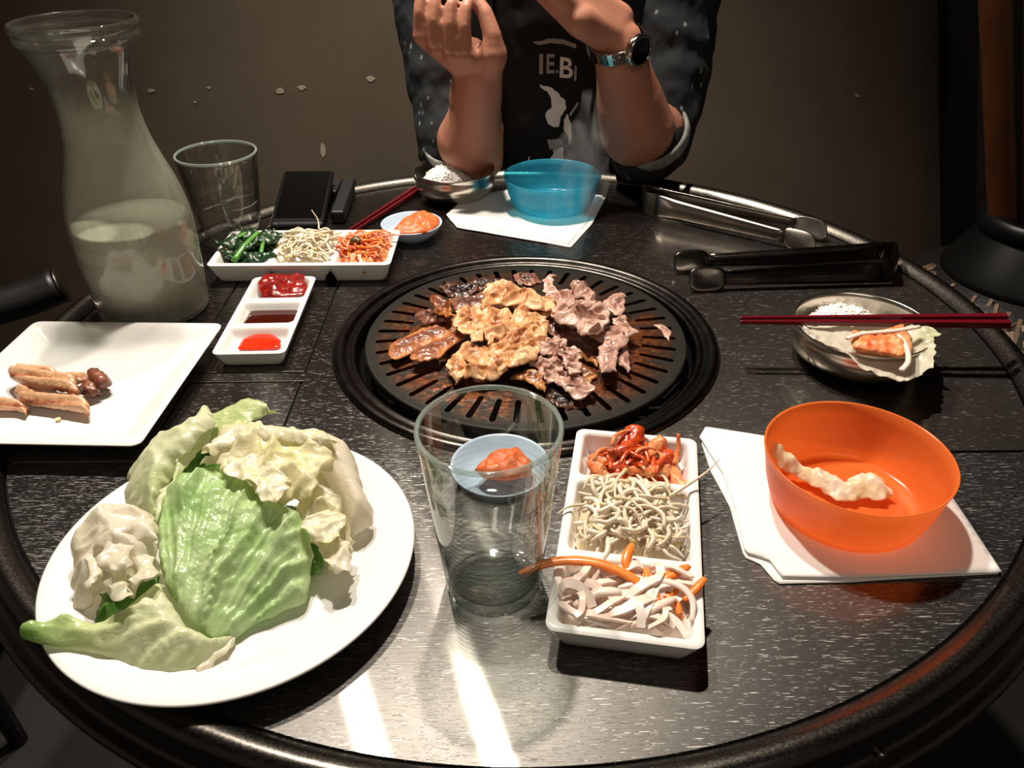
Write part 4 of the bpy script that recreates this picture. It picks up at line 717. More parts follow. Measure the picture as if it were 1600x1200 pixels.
# ------------------------------------------------------------------ glasses and carafe
def tumbler(c, h, rt, rb, water_h, lab):
    t = thing('water_glass', (c[0], c[1], 0), lab, 'glass')
    th = .0030; base = .010
    def ro(z): return rb+(rt-rb)*(z/h)
    prof = [(.0004, .0012), (rb*.8, .0006), (rb-.003, .0), (rb-.0006, .0016)]
    for k in range(1, 16): prof.append((ro(h*k/16), h*k/16))
    prof += [(rt+.0002, h-.0014), (rt-.0006, h-.0002), (rt-.0015, h), (rt-.0024, h-.0003), (rt-th, h-.0016)]
    prof += [(ro(z)-th, z) for z in (h-.004,)]
    for k in range(17, -1, -1):      # turned rings inside the wall
        z = base+.004+k*.0052
        if z < h*.72: prof += [(ro(z)-th, z+.0008), (ro(z)-th-.0007, z), (ro(z)-th, z-.0008)]
    prof.append((ro(base+.002)-th, base+.002))
    prof += [(rb-th-.003, base+.0004), (.0004, base)]
    obj('tumbler', lathe(prof, (c[0], c[1], 0), 96, closed=False), MAT['glass'], t)
    obj('glass_rim', lathe([(rt-.0016+.0019*math.cos(2*PI*k/10), h-.0012+.0019*math.sin(2*PI*k/10)) for k in range(10)], (c[0], c[1], 0), 96, closed=True), MAT['glass_rim'], t, label='rounded rim of the glass')
    wp = [(.0004, base-.0003), (rb-th-.0028, base), (ro(base+.002)-th+.0003, base+.002)]
    for k in range(1, 7): z = base+.002+(water_h-base-.002)*k/6; wp.append((ro(z)-th+.0003, z))
    wp += [(ro(water_h)-th-.001, water_h-.0006), (.0004, water_h-.0007)]
    obj('water', lathe(wp, (c[0], c[1], 0), 96), MAT['water'], t)
    return t
tumbler((-.0235, -.379), .150, .0500, .0360, .066, 'tall clear water glass standing at the front of the table, half empty')
tumbler((-.414, .292), .126, .0555, .0400, .056, 'clear water glass at the back left beside the black phone')
ct = thing('water_carafe', (-.449, .074, 0), 'tall misted glass carafe of cloudy drink beside the square plate', 'carafe')
# leans slightly like the real one seems to, on its own base
CA = [(.0634, .003), (.0640, .010), (.0665, .055), (.0682, .095), (.0668, .125), (.0610, .155), (.0530, .180), (.0455, .205), (.0418, .225), (.0405, .243), (.0420, .262), (.0460, .282), (.0520, .300), (.0560, .309)]
out = [(.0004, .0025), (.040, .002), (.056, 0), (.0610, .0008)]+CA+[(.0595, .3115), (.0612, .3145), (.0605, .3175), (.0585, .3190), (.0600, .3205), (.0622, .3235), (.0625, .3270), (.0612, .3300), (.0596, .3310), (.0580, .3296), (.0570, .3230), (.0545, .3120)]
inn = [(r-.0032, z) for r, z in CA[::-1] if z > .008]+[(.056, .008), (.0004, .0075)]
cc = (-.449, .074, 0)
def smoothprof(p):
    c = catmull([(a, b, 0) for a, b in p], 4); return [(max(.0003, v.x), v.y) for v in c]
obj('bottle', lathe(smoothprof(CA and out)+smoothprof(inn), cc, 96), MAT['misted'], ct)
lq = [(.0004, .0078), (.055, .0082), (.0603, .0095), (.0635, .055), (.0652, .095), (.0645, .112), (.0638, .1180), (.060, .1170), (.0004, .1170)]
obj('cloudy_drink', lathe(lq, cc, 96), MAT['drink'], ct, label='cloudy pale drink')
# ------------------------------------------------------------------ bowls
def cup(name, c, z0, prof, mat, lab, cat, n=96, foot=None, group=None):
    return tag(obj(name, lathe(prof, (c[0], c[1], z0), n), mat, org=(c[0], c[1], z0)), lab, cat, group)
def plastic_bowl(c, z0, rt, rb, h, mat, lab):
    t = .0018
    p = [(.0004, .0022), (rb*.78, .0022), (rb*.80, 0), (rb*.86, 0), (rb*.88, .0018), (rb*.97, .004), (rb+.001, .012), (rb+(rt-rb)*.45, h*.45), (rb+(rt-rb)*.8, h*.8), (rt, h-.0012), (rt+.0004, h-.0004), (rt-.0004, h), (rt-t, h-.001), (rb+(rt-rb)*.8-t, h*.8), (rb+(rt-rb)*.45-t, h*.45), (rb+.001-t, .0135), (rb*.97-t, .0066), (rb*.90, .0046), (rb*.74, .0040), (rb*.72, .0046), (.0004, .0046)]
    return cup('plastic_bowl', c, z0, p, mat, lab, 'bowl', group='translucent plastic bowls on napkins')
plastic_bowl((.2745, -.2985), .0038, .0745, .0640, .0545, MAT['orange'], 'translucent orange plastic bowl on napkins at the right front')
plastic_bowl((.0575, .392), .0048, .0748, .0630, .0500, MAT['blue'], 'translucent blue plastic bowl on a napkin in front of the diner')
def steel_bowl(c, r, h, lab):
    p = [(.0004, .003), (r*.52, .003), (r*.55, 0), (r*.62, .0002), (r*.78, .005), (r*.93, .014), (r*.995, .024), (r*1.005, .030), (r*.99, .036), (r*.975, .039), (r*.985, .0425), (r*.995, h-.001), (r*.985, h), (r*.96, h-.001), (r*.945, .039), (r*.955, .030), (r*.90, .0165), (r*.74, .008), (r*.5, .0062), (.0004, .006)]
    return cup('rice_bowl', c, 0, p, MAT['bowl_steel'], lab, 'bowl', group='steel rice bowls')
steel_bowl((-.097, .452), .0655, .046, 'steel rice bowl at the back left of the blue bowl'); steel_bowl((.368, -.062), .0720, .047, 'steel rice bowl at the right with chopsticks across it')
def grains(name, c, r, z0, zh, n, lab, seed, side=None):
    rg = random.Random(seed); V, F = [], []
    base = lathe([(0.0008, .008), (.0018, .0035), (.0020, 0)][::-1], (0, 0, 0), 5)
    dome, _ = sheet([(c[0]+r*math.cos(2*PI*k/40), c[1]+r*math.sin(2*PI*k/40), z0) for k in range(40)], .005, zh, .6, lambda x, y, d: (0, 0, .004*nz(x, y, 0, 90, seed)), .05, seed)
    V, F = list(dome[0]), list(dome[1])
    g = lathe([(.0002, -.0030), (.0010, -.0018), (.0012, 0), (.0010, .0018), (.0002, .0030)], (0, 0, 0), 6)
    for i in range(n):
        a, q = rg.uniform(0, 2*PI), r*math.sqrt(rg.uniform(0, 1))*.97; x_, y_ = c[0]+q*math.cos(a), c[1]+q*math.sin(a)
        z = z0+zh*(1-(q/r)**2)**.6+.004*nz(x_, y_, 0, 90, seed)+rg.uniform(-.0022, .0010)
        M_ = Matrix.Rotation(rg.uniform(0, 6.3), 3, 'Z') @ Matrix.Rotation(rg.uniform(.7, 2.4), 3, 'X'); k = len(V)
        V += [Vector((x_, y_, z))+M_ @ Vector(p_) for p_ in g[0]]; F += [tuple(t+k for t in f) for f in g[1]]
    return tag(obj(name, (V, F), MAT['rice']), lab, 'rice', kind='stuff')
grains('steamed_rice', (-.110, .452), .042, .012, .036, 900, 'white rice heaped in the steel bowl at the back', 3)
grains('steamed_rice', (.362, -.040), .046, .018, .028, 900, 'white rice in the steel bowl at the right', 5)
# lettuce wrap on the right bowl
lettuce('wrap', mm(DATA['wrap']), -.006, 'leaf_white', 'pale lettuce leaf with fillings hanging over the right steel bowl', crumple(.003, 60, 21, .003), .0024, .05, .6, 21, tint=lambda x, y, d: .12+.8*max(0, (x-.395)/.05), group='lettuce away from the round plate')
ol = mm(DATA['wrapkim']); vf, D = sheet(ol, .0024, .006, .6, lambda x, y, d: (0, 0, .003*fbm(x, y, 0, 140, 3)*min(1, d*3)), .06, 3)
o = obj('kimchi_filling', vf, MAT['kimchi'], tint=D); mod(o, 'SOLIDIFY', thickness=.004, offset=-1); tag(o, 'orange kimchi filling on the lettuce leaf of the right bowl', 'kimchi')
for key, lb in (('wrapradA', 'white radish strip lying across the kimchi filling'), ('wrapradB', 'white radish strip curving down the right of the kimchi filling')):
    tag(obj('radish_strip', tube(mm(DATA[key]), .0028, 8, .55), MAT['radish']), lb, 'radish strip', 'radish strips on the right bowl')
# lettuce scrap in the orange bowl
lettuce('scrap', mm(DATA['scrap']), .005, 'leaf_cream', 'soggy cream lettuce scrap inside the orange bowl', crumple(.004, 80, 22, .004), .0022, .08, .6, 22, tint=lambda x, y, d: .3+.5*nz(x, y, 0, 60, 1), group='lettuce away from the round plate')
# ------------------------------------------------------------------ napkins
def napkin(name, key, z, lab, cat, seed, group, th=.0012):
    vf, D = sheet([(a, b, z) for a, b, c in mm(DATA[key])], .005, .0, .6, lambda x, y, d: (0, 0, .0005*nz(x, y, 0, 26, seed)), 0, seed, 120, 0)
    o = obj(name, vf, MAT['paper']); mod(o, 'SOLIDIFY', thickness=th, offset=-1); return tag(o, lab, cat, group)
napkin('napkin', 'napO2', .0016, 'lower white paper napkin under the orange bowl', 'napkin', 1, 'paper napkins', .0011); napkin('napkin', 'napO', .0032, 'upper white paper napkin directly under the orange bowl', 'napkin', 2, 'paper napkins', .0011)
napkin('napkin', 'napB2', .0018, 'lower white paper napkin under the blue bowl', 'napkin', 3, 'paper napkins', .001); napkin('napkin', 'napB', .0040, 'upper white paper napkin under the blue bowl', 'napkin', 4, 'paper napkins', .0014)
# turned up napkin corners
def flap(pts, lab):
    vf, D = sheet(pts, .003, .002, .6, None, 0, 1, 40, 0); o = obj('napkin_corner', vf, MAT['paper']); mod(o, 'SOLIDIFY', thickness=.0008); return o
# ------------------------------------------------------------------ chopsticks
def chopstick(a, b, r0, r1, lab, grp):
    d = (Vector(b)-Vector(a)); pts = [Vector(a)+d*k/6 for k in range(7)]
    V, F = tube(pts, lambda t: r0+(r1-r0)*t, 4, 1., (0, 0, 1), 1)
    o = obj('chopstick', (V, F), MAT['lacquer'], smooth=False); mod(o, 'BEVEL', width=.0006, segments=2); return tag(o, lab, 'chopstick', grp)
chopstick((.236, -.0615, .0525), (.517, -.0665, .0525), .0028, .0054, 'dark red chopstick across the right steel bowl, the further of the two', 'chopsticks across the right bowl')
chopstick((.2345, -.0695, .0525), (.513, -.0805, .0525), .0028, .0054, 'dark red chopstick across the right steel bowl, the nearer of the two', 'chopsticks across the right bowl')
chopstick((-.240, .292, .0050), (-.156, .468, .0050), .0028, .0050, 'dark red chopstick lying left of the back rice bowl, nearer the blue dish', 'chopsticks beside the back bowl')
chopstick((-.2475, .296, .0050), (-.1655, .472, .0050), .0028, .0050, 'dark red chopstick lying left of the back rice bowl, nearer the phone', 'chopsticks beside the back bowl')
# ------------------------------------------------------------------ tongs
def tongs(hinge_a, hinge_b, tipA, tipB, mat, lab, zc=.0185, hb=.017):
    """two channelled spring arms from a square bend to a flat paddle each, lying on edge"""
    A, B = Vector(hinge_a+(zc,)), Vector(hinge_b+(zc,)); TA, TB = Vector(tipA+(zc*.85,)), Vector(tipB+(zc*.85,))
    t = thing('serving_tongs', (A.x, A.y, 0), lab, 'tongs', 'steel tongs')
    mid = (A+B)/2; tipm = (TA+TB)/2
    def arm(P, T, sgn):
        V, F = [], []; n = 22; d = (T-P); side = Vector((-d.y, d.x, 0)).normalized()*sgn
        for k in range(n):
            s = k/(n-1); c = P+d*s; hh = hb*(1-.42*s)*(1 if s > .1 else 1.); bulge = .0045*math.sin(min(1, max(0, (s-.06)/.10))*PI/2)*(1 if s < .96 else .6)
            for j in range(7):
                u = -1+2*j/6; V.append(c+Vector((0, 0, u*hh))+side*bulge*(1-u*u))
        for k in range(n-1):
            for j in range(6): F.append((k*7+j, k*7+j+1, (k+1)*7+j+1, (k+1)*7+j))
        o = obj('arm', (V, F), mat, t); mod(o, 'SOLIDIFY', thickness=.0011); 
        dn = d.normalized(); V, F = [], []; R1, R2 = .0245, .0195
        c = T+dn*R1*.85
        V = [c+side*.003]; n = 28
        for k in range(n):
            a = 2*PI*k/n; ca, sa = math.cos(a), math.sin(a); V.append(c+dn*R1*math.copysign(abs(ca)**.6, ca)+Vector((0, .62, .78))*R2*math.copysign(abs(sa)**.6, sa)*.85)
        F = [(0, k+1, (k+1) % n+1) for k in range(n)]
        o = obj('paddle', (V, F), mat, t); mod(o, 'SOLIDIFY', thickness=.0014); mod(o, 'SUBSURF', levels=1, render_levels=1)
    arm(A, TA, 1); arm(B, TB, -1)
    # square bend joining the arms
    back = (mid-tipm).normalized(); V, F = [], []; path = [A, A+back*.012, A+back*.016+(B-A)*.06, B+back*.016-(B-A)*.06, B+back*.012, B]
    for q in path: V += [q-Vector((0, 0, hb)), q+Vector((0, 0, hb))]
    for k in range(len(path)-1): F.append((2*k, 2*k+1, 2*k+3, 2*k+2))
    o = obj('bend', (V, F), mat, t, smooth=False); mod(o, 'SOLIDIFY', thickness=.0012); mod(o, 'BEVEL', width=.001, segments=2)
    return t
tongs((.212, .388), (.212, .352), (.404, .277), (.376, .236), MAT['steel_brushed'], 'clean steel tongs lying furthest back by the rim of the table')
tongs((.487, .170), (.468, .118), (.252, .160), (.262, .108), MAT['dark_steel'], 'greasy dark steel tongs between the grill and the chopsticks')
# red thing behind the tongs
tag(obj('red_lid', lathe([(.0005, .012), (.010, .0115), (.018, .0085), (.021, .003), (.0205, 0)], (.252, .425, 0), 32, sx=1., sy=.62, rot=-.25), MAT['red']), 'small glossy red plastic piece behind the clean tongs', 'plastic piece')
# ------------------------------------------------------------------ phone and wallet
def tilted_box(name, x0, x1, y0, y1, zf, zb, th, mat, bev, skew=0., parent=None):
    V = []
    for (y, z, xs) in ((y0, zf, 0), (y1, zb, skew)):
        for x_ in (x0+xs, x1+xs):
            V += [(x_, y, z), (x_, y, z+th)]
    F = [(0, 1, 3, 2), (4, 6, 7, 5), (0, 4, 5, 1), (2, 3, 7, 6), (0, 2, 6, 4), (1, 5, 7, 3)]
    o = obj(name, (V, F), mat, parent, smooth=False); mod(o, 'BEVEL', width=bev, segments=4, limit_method='ANGLE'); return o
wlm = varied('black_leather', (14, 14, 15), (20, 20, 21), 200, .5, .3, .0005, 400)
wa = thing('wallet', (-.27, .41, 0), 'black leather wallet lying under the far end of the phone and along its right side', 'wallet')
tilted_box('cover', -.279, -.258, .338, .492, 0., 0., .020, wlm, .004, -.006, wa); tilted_box('flap', -.345, -.2855, .432, .490, 0., 0., .018, wlm, .004, 0, wa)
pt = thing('mobile_phone', (-.33, .31, 0), 'black mobile phone in a thick case leaning on the wallet', 'phone')
tilted_box('phone_case', -.364, -.283, .306, .462, .002, .031, .0115, MAT['black'], .005, -.009, pt)
tilted_box('screen', -.359, -.288, .312, .456, .0132, .0402, .0014, MAT['black_glass'], .0005, -.008, pt)
# ------------------------------------------------------------------ vase with poles at the right
vc = (1.022, .64); vm = plain('black_glazed_pot', (10, 11, 11), .4, Specular_IOR_Level=.25)
vt = thing('floor_vase', (vc[0], vc[1], -.75), 'large black floor vase with tan inlay pattern standing right of the table', 'vase')
obj('vase_body', lathe([(.0005, -.75), (.20, -.75), (.215, -.735), (.25, -.62), (.285, -.48), (.28, -.41), (.262, -.345), (.235, -.30), (.20, -.268), (.17, -.252), (.15, -.244)], (vc[0], vc[1], 0), 64), varied('pot_black', (20, 18, 16), (30, 26, 22), 60, .4, .4, .003, 60), vt)
obj('vase_shoulder', lathe([(.150, -.250), (.157, -.244), (.153, -.234), (.142, -.212), (.124, -.182), (.114, -.165), (.108, -.155)], (vc[0], vc[1], 0), 64), vm, vt)
obj('vase_lip', lathe([(.106, -.162), (.116, -.150), (.120, -.136), (.114, -.120), (.104, -.116), (.098, -.124), (.098, -.20), (.09, -.24)], (vc[0], vc[1], 0), 64), vm, vt)
chm = plain('tan_inlay', (104, 80, 60), .6); rg = random.Random(4)
base_me = None
for i in range(210):
    z = rg.uniform(-.42, -.250); a = rg.uniform(PI*.88, PI*1.45)
    zs = [-.62, -.48, -.41, -.345, -.30, -.268, -.252]; rs = [.25, .285, .28, .262, .235, .20, .17]; r = float(np.interp(z, zs, rs)); rz = float(np.interp(z+.004, zs, rs))-float(np.interp(z-.004, zs, rs))
    if base_me is None:
        V, F = box(-.0035, .0035, -.002, .002, -.010, .010); base_me = bpy.data.meshes.new('inlay_chip'); base_me.from_pydata(V, [], F); base_me.materials.append(chm)
    o = bpy.data.objects.new('inlay_chip', base_me); COL.objects.link(o); o.parent = vt
    o.location = (r*math.cos(a), r*math.sin(a), z+.75); o.rotation_euler = (math.atan2(rz, .008)*1.0, rg.choice((-.45, -.3, .1, 1.2, 0)), a+PI/2); s_ = rg.uniform(.6, 1.3); o.scale = (1, 1, s_)
bm_ = varied('aged_bamboo', (104, 58, 26), (80, 42, 18), 14, .45, .2, .001, 80)
def pole(top, bot, r, lab):
    T, B = Vector(top), Vector(bot); pts = [B+(T-B)*k/24 for k in range(25)]
    V, F = tube(pts, lambda t: r*(1+.06*max(0, 1-abs(((t*3.2) % 1)-.5)*14)), 20, 1., (0, 1, 0), 1)
    return tag(obj('bamboo_pole', (V, F), bm_), lab, 'bamboo pole', 'bamboo poles in the floor vase')
pole((.60, .60, .75), (.965, .645, -.20), .024, 'orange brown bamboo pole standing in the floor vase, the left one')
pole((.72, .66, .75), (1.04, .66, -.20), .026, 'reddish bamboo pole at the right edge in the floor vase')
# ------------------------------------------------------------------ chair at the left
cm_ = plain('black_vinyl', (13, 13, 14), .45)
chr_ = thing('dining_chair', (-.93, .20, -.75), 'black chair at the left edge, only its padded arm end in view', 'chair')
obj('armrest', tube([(-.745, .372, -.115), (-.80, .345, -.128), (-.92, .29, -.14), (-1.10, .21, -.15)], lambda t: .030, 20, .95, (0, 0, 1), 6), cm_, chr_)
obj('cap_ring', tube([(-.741, .374, -.1145), (-.7455, .3718, -.1155)], .0305, 20, .95, (0, 0, 1), 1), plain('dull_metal_cap', (90, 84, 76), .35, 1.), chr_)
obj('seat', box(-1.22, -.80, -.05, .36, -.34, -.28), cm_, chr_, smooth=False)
for (x_, y_) in ((-1.2, -.03), (-.83, -.03), (-1.2, .33), (-.83, .33)): obj('leg', tube([(x_, y_, -.75), (x_, y_, -.33)], .014, 10, 1, (0, 1, 0), 1), cm_, chr_)
obj('arm_post', tube([(-.95, .30, -.33), (-.95, .28, -.14)], .013, 10, 1, (0, 1, 0), 1), cm_, chr_)
# ------------------------------------------------------------------ the diner
pr = thing('person', (.06, .66, -.75), 'diner in a black printed t-shirt and dark speckled open shirt with elbows on the table', 'person')
def cone(p, q, r1, r2, n=20):
    p, q = Vector(p), Vector(q); d = q-p; l_ = d.length; d.normalize(); Q = d.to_track_quat('Z', 'Y'); prof = []
    for k in range(7): t = -PI/2+PI/2*k/6; prof.append((max(.0002, r1*math.cos(t)), r1*math.sin(t)))
    for k in range(7): t = PI/2*k/6; prof.append((max(.0002, r2*math.cos(t)), l_+r2*math.sin(t)))
    V, F = lathe(prof, (0, 0, 0), n); F = F+[tuple(range(n))[::-1], tuple(len(V)-n+k for k in range(n))]
    return [p+Q @ Vector(v) for v in V], F
def ell(c, a, b, cc_, Rm=None, n=20):
    V, F = lathe([(max(.0002, math.cos(-PI/2+PI*k/14)), math.sin(-PI/2+PI*k/14)) for k in range(15)], (0, 0, 0), n); F = F+[tuple(range(n))[::-1], tuple(len(V)-n+k for k in range(n))]
    Rm = Rm or Matrix.Identity(3); return [Vector(c)+Rm @ Vector((v[0]*a, v[1]*b, v[2]*cc_)) for v in V], F
def chain(js): return [cone(a[0], b[0], a[1], b[1]) for a, b in zip(js[:-1], js[1:])]
skin = NT('skin'); skin.set(Base_Color=skin.mix(skin.noise(18, 4), L((192, 134, 108)), L((172, 112, 90))), Roughness=.5, Subsurface_Weight=.15, Subsurface_Scale=.006, Subsurface_Radius=(1, .35, .2)); skin.bump(skin.noise(420, 3), .15, .0006)
def mold(name, parts, mat, voxel=.0035, it=8, parent=pr, disp=None, label=None):
    o = obj(name, join(*parts), mat, parent)
    mod(o, 'REMESH', mode='VOXEL', voxel_size=voxel, use_smooth_shade=True); mod(o, 'SMOOTH', iterations=it, factor=.5); bake(o)
    if disp:
        b0 = wloc(parent); me = o.data; nr = [v.normal.copy() for v in me.vertices]
        for v, n_ in zip(me.vertices, nr):
            p_ = v.co+b0; v.co = v.co+n_*disp(p_)
    o.data.polygons.foreach_set('use_smooth', [True]*len(o.data.polygons))
    if label: o['label'] = label
    return o
def V3(*a): return Vector(a)
# body: torso, neck, head, arms, hands
EL, WL = Vector((-.070, .497, .046)), Vector((-.053, .432, .196))
ER, WR = Vector((.209, .497, .050)), Vector((.150, .432, .236))
SL, SRt = Vector((-.125, .665, .385)), Vector((.255, .665, .385))
body = [cone((.065, .68, -.25), (.065, .68, .30), .075, .075), cone((-.06, .68, .35), (.19, .68, .35), .05, .05), cone((.065, .66, .36), (.065, .61, .48), .055, .055),
        ell((.065, .585, .575), .075, .095, .115)]
body += chain([(V3(-.12, .67, .37), .05), (V3(-.122, .625, .25), .05), (V3(-.112, .565, .125), .047), (EL+V3(-.018, .030, .022), .050), (EL+V3(-.008, .006, .004), .048)]); body += chain([(V3(.25, .67, .37), .05), (V3(.262, .625, .25), .05), (V3(.250, .565, .130), .050), (ER+V3(.028, .030, .036), .054), (ER+V3(.008, .004, .010), .044)])
fm = EL+(WL-EL)*.38
body += chain([(EL+Vector((-.006, 0, 0)), .042), (EL+(WL-EL)*.22+Vector((-.006, 0, 0)), .053), (EL+(WL-EL)*.5, .043), (EL+(WL-EL)*.8, .0355), (WL, .032)])
body += [cone(EL+Vector((.022, .004, -.004)), EL+(WL-EL)*.35+Vector((.012, 0, 0)), .030, .036), cone(WL+Vector((-.013, 0, 0)), EL+(WL-EL)*.7+Vector((-.014, 0, 0)), .024, .028), cone(WL+Vector((.013, 0, 0)), EL+(WL-EL)*.7+Vector((.012, 0, 0)), .024, .028)]
body += chain([(ER+Vector((.004, -.004, .012)), .042), (ER+(WR-ER)*.25+Vector((.002, 0, 0)), .060), (ER+(WR-ER)*.5, .052), (ER+(WR-ER)*.8, .040), (WR, .032)])
body += [cone(ER+Vector((-.024, -.004, .022)), ER+(WR-ER)*.40+Vector((-.018, 0, 0)), .032, .036), cone(WR+Vector((-.012, 0, -.004)), ER+(WR-ER)*.7+Vector((-.012, 0, 0)), .024, .029), cone(WR+Vector((.012, 0, .004)), ER+(WR-ER)*.7+Vector((.012, 0, 0)), .024, .029)]
# left-of-photo hand: knuckles low and to the left, fingers rising, thumb at the right
K = [V3(-.131, .402, .252), V3(-.111, .396, .238), V3(-.0895, .392, .230), V3(-.0685, .392, .229)]        # knuckles, little finger first
for i, kn in enumerate(K):
    body += chain([(WL+V3(-.018+.011*i, -.004, .008), .020), (kn, .0122)])
body += [cone((WL+K[0])/2+V3(0, .012, .004), (WL+K[3])/2+V3(.0, .014, .012), .020, .022), cone(WL+V3(0, .004, .012), (K[1]+K[2])/2+V3(0, .018, .016), .026, .020)]
lens_ = [.062, .074, .080, .076]
for i, kn in enumerate(K):
    l_ = lens_[i]; d1 = V3(.008, .014, 1).normalized(); d2 = V3(.12, .28, .86).normalized(); d3 = V3(.2, .72, .55).normalized()
    p1 = kn+d1*l_*.50; p2 = p1+d2*l_*.30; p3 = p2+d3*l_*.22
    body += chain([(kn, .0108), (p1, .0092), (p2, .0082), (p3, .0070)])
body += chain([(WL+V3(.016, -.006, .008), .022), (V3(-.030, .404, .226), .0215), (V3(-.030, .402, .252), .0135), (V3(-.040, .412, .280), .0115), (V3(-.056, .424, .300), .0095)])
# right-of-photo hand: the heel runs up and to the left out of the frame
HR = [V3(.050, .385, .315), V3(.046, .400, .335), V3(.056, .418, .348), V3(.072, .432, .352)]
for i, kn in enumerate(HR):
    body += chain([(WR+V3(-.010+.004*i, -.012+.008*i, .012+.006*i), .022), (WR+(kn-WR)*.55+V3(0, -.004, -.004), .0185), (kn, .0140)])
    l_ = lens_[i]; d1 = V3(-.75, .05, .62).normalized(); d2 = V3(-.85, .40, .10).normalized(); d3 = V3(-.5, .75, -.35).normalized()
    p1 = kn+d1*l_*.46; p2 = p1+d2*l_*.32; p3 = p2+d3*l_*.22
    body += chain([(kn, .0118), (p1, .0100), (p2, .0088), (p3, .0074)])
body += chain([(WR+V3(-.022, -.010, .014), .024), (V3(.092, .395, .272), .023), (V3(.060, .402, .290), .0150), (V3(.030, .412, .312), .0115), (V3(.008, .420, .330), .0095)])
mold('body', body, skin.m, .0034, 6)
# head (above the frame)
hd = thing('x', (0, 0, 0), None, None) if False else None
hair = plain('black_hair', (16, 13, 11), .5)
mold('hair', [ell((.065, .602, .612), .082, .095, .09), ell((.065, .63, .58), .078, .07, .09)], hair, .005, 4)
for sx in (-1, 1):
    obj('eye', ell((.065+sx*.030, .498, .580), .011, .006, .006), plain('eye_white', (230, 226, 220), .2), pr); obj('ear', ell((.065+sx*.076, .59, .565), .010, .020, .030), skin.m, pr)
obj('nose', join(cone((.065, .492, .575), (.065, .478, .548), .008, .013)), skin.m, pr); obj('mouth', ell((.065, .497, .520), .024, .008, .007), plain('lips', (150, 84, 72), .45), pr)
# t-shirt
tee_m = varied('black_cotton', (11, 11, 12), (15, 15, 16), 40, .9, .25, .0012, 500)
tee = mold('t_shirt', [loft([(.062, .655, z, a, b, .85) for z, a, b in ((-.30, .135, .105), (-.1, .135, .105), (0, .135, .102), (.12, .142, .104), (.24, .155, .108), (.34, .165, .10), (.40, .13, .085), (.43, .075, .07))], 48)], tee_m, .006, 3, disp=lambda p: .0035*fbm(p.x, p.y, p.z, 16, 4, 3))
# speckled shirt: two open front panels, back and rolled sleeves
sh = NT('speckled_denim'); vo = sh.n('TexVoronoi'); vo.inputs['Scale'].default_value = 70; sh.l(sh.co((1, 1, .55), (0, .5, 0)), vo.inputs['Vector'])
fl_ = sh.math('MULTIPLY', sh.ramp(vo.outputs['Distance'], [(.16, (1, 1, 1)), (.22, (0, 0, 0))]), sh.ramp(sh.noise(30, 2), [(.45, (0, 0, 0)), (.62, (1, 1, 1))]))
sh.set(Base_Color=sh.mix(fl_, sh.mix(sh.noise(25, 4), L((17, 21, 25)), L((26, 31, 35))), L((150, 154, 152))), Roughness=.85); sh.bump(sh.noise(700, 2), .3, .0006)
fold = lambda p: .006*fbm(p.x, p.y, p.z*.7, 22, 8, 3)+.004*math.sin(p.z*95+6*nz(p.x, p.y, p.z, 9, 2))*max(0, nz(p.x, p.y, p.z, 6, 5)+.2)
sl = chain([(SL+V3(-.01, .0, .02), .085), (V3(-.122, .625, .25), .072), (V3(-.115, .572, .135), .062), (EL+V3(-.034, .036, .012), .057)])
sr = chain([(SRt+V3(.015, 0, .02), .088), (V3(.262, .625, .25), .074), (V3(.254, .575, .135), .070), (ER+V3(.022, .026, .012), .060), (ER+V3(.008, .002, .006), .056)])
ang = [math.radians(a) for a in (-52, 232)]
def panel(a0, a1, w=.152, d=.122, n=36):
    return loft([(.062, .657, z, a, b, .9) for z, a, b in ((-.34, w+.045, d+.01), (-.12, w+.035, d+.006), (-.03, w+.02, d+.002), (.06, w+.012, d), (.2, w+.018, d), (.32, w+.03, d-.004), (.40, w+.01, d-.02), (.44, .09, .08))], n, a0, a1, cap=False)
def shirt_piece(name, vf, label=None):
    o = obj(name, vf, sh.m, pr, label=label); mod(o, 'SOLIDIFY', thickness=.005, offset=1); mod(o, 'SUBSURF', levels=2, render_levels=2); bake(o); b0 = wloc(pr)
    nr = [v.normal.copy() for v in o.data.vertices]
    for v, n_ in zip(o.data.vertices, nr): v.co = v.co+n_*fold(v.co+b0)*.8
    return o
shirt_piece('shirt_front', panel(math.radians(-58), math.radians(60)), 'open right front of the speckled shirt'); shirt_piece('shirt_front', panel(math.radians(120), math.radians(241)), 'open left front of the speckled shirt'); shirt_piece('shirt_back', panel(math.radians(58), math.radians(122)))
mold('sleeve', sl, sh.m, .005, 4, disp=fold); mold('sleeve', sr, sh.m, .005, 4, disp=fold)
cuff_m = varied('cuff_inside', (150, 152, 144), (110, 112, 106), 40, .85, .2)
def cuff(c, d, r, lab):
    d = Vector(d).normalized(); Q = d.to_track_quat('Z', 'Y'); V, F = lathe([(r*.95, -.006), (r*1.03, -.010), (r*1.07, -.003), (r*1.07, .010), (r*1.03, .014), (r*.96, .011)], (0, 0, 0), 40)
    obj('cuff', ([Vector(c)+Q @ Vector(v) for v in V], F), cuff_m, pr, label=lab)
cuff(EL+V3(-.026, .012, .022), (-.25, -.45, .85), .050, 'rolled pale cuff of the left sleeve'); cuff(ER+V3(.014, .002, .028), (-.40, -.50, .78), .060, 'rolled pale cuff of the right sleeve')
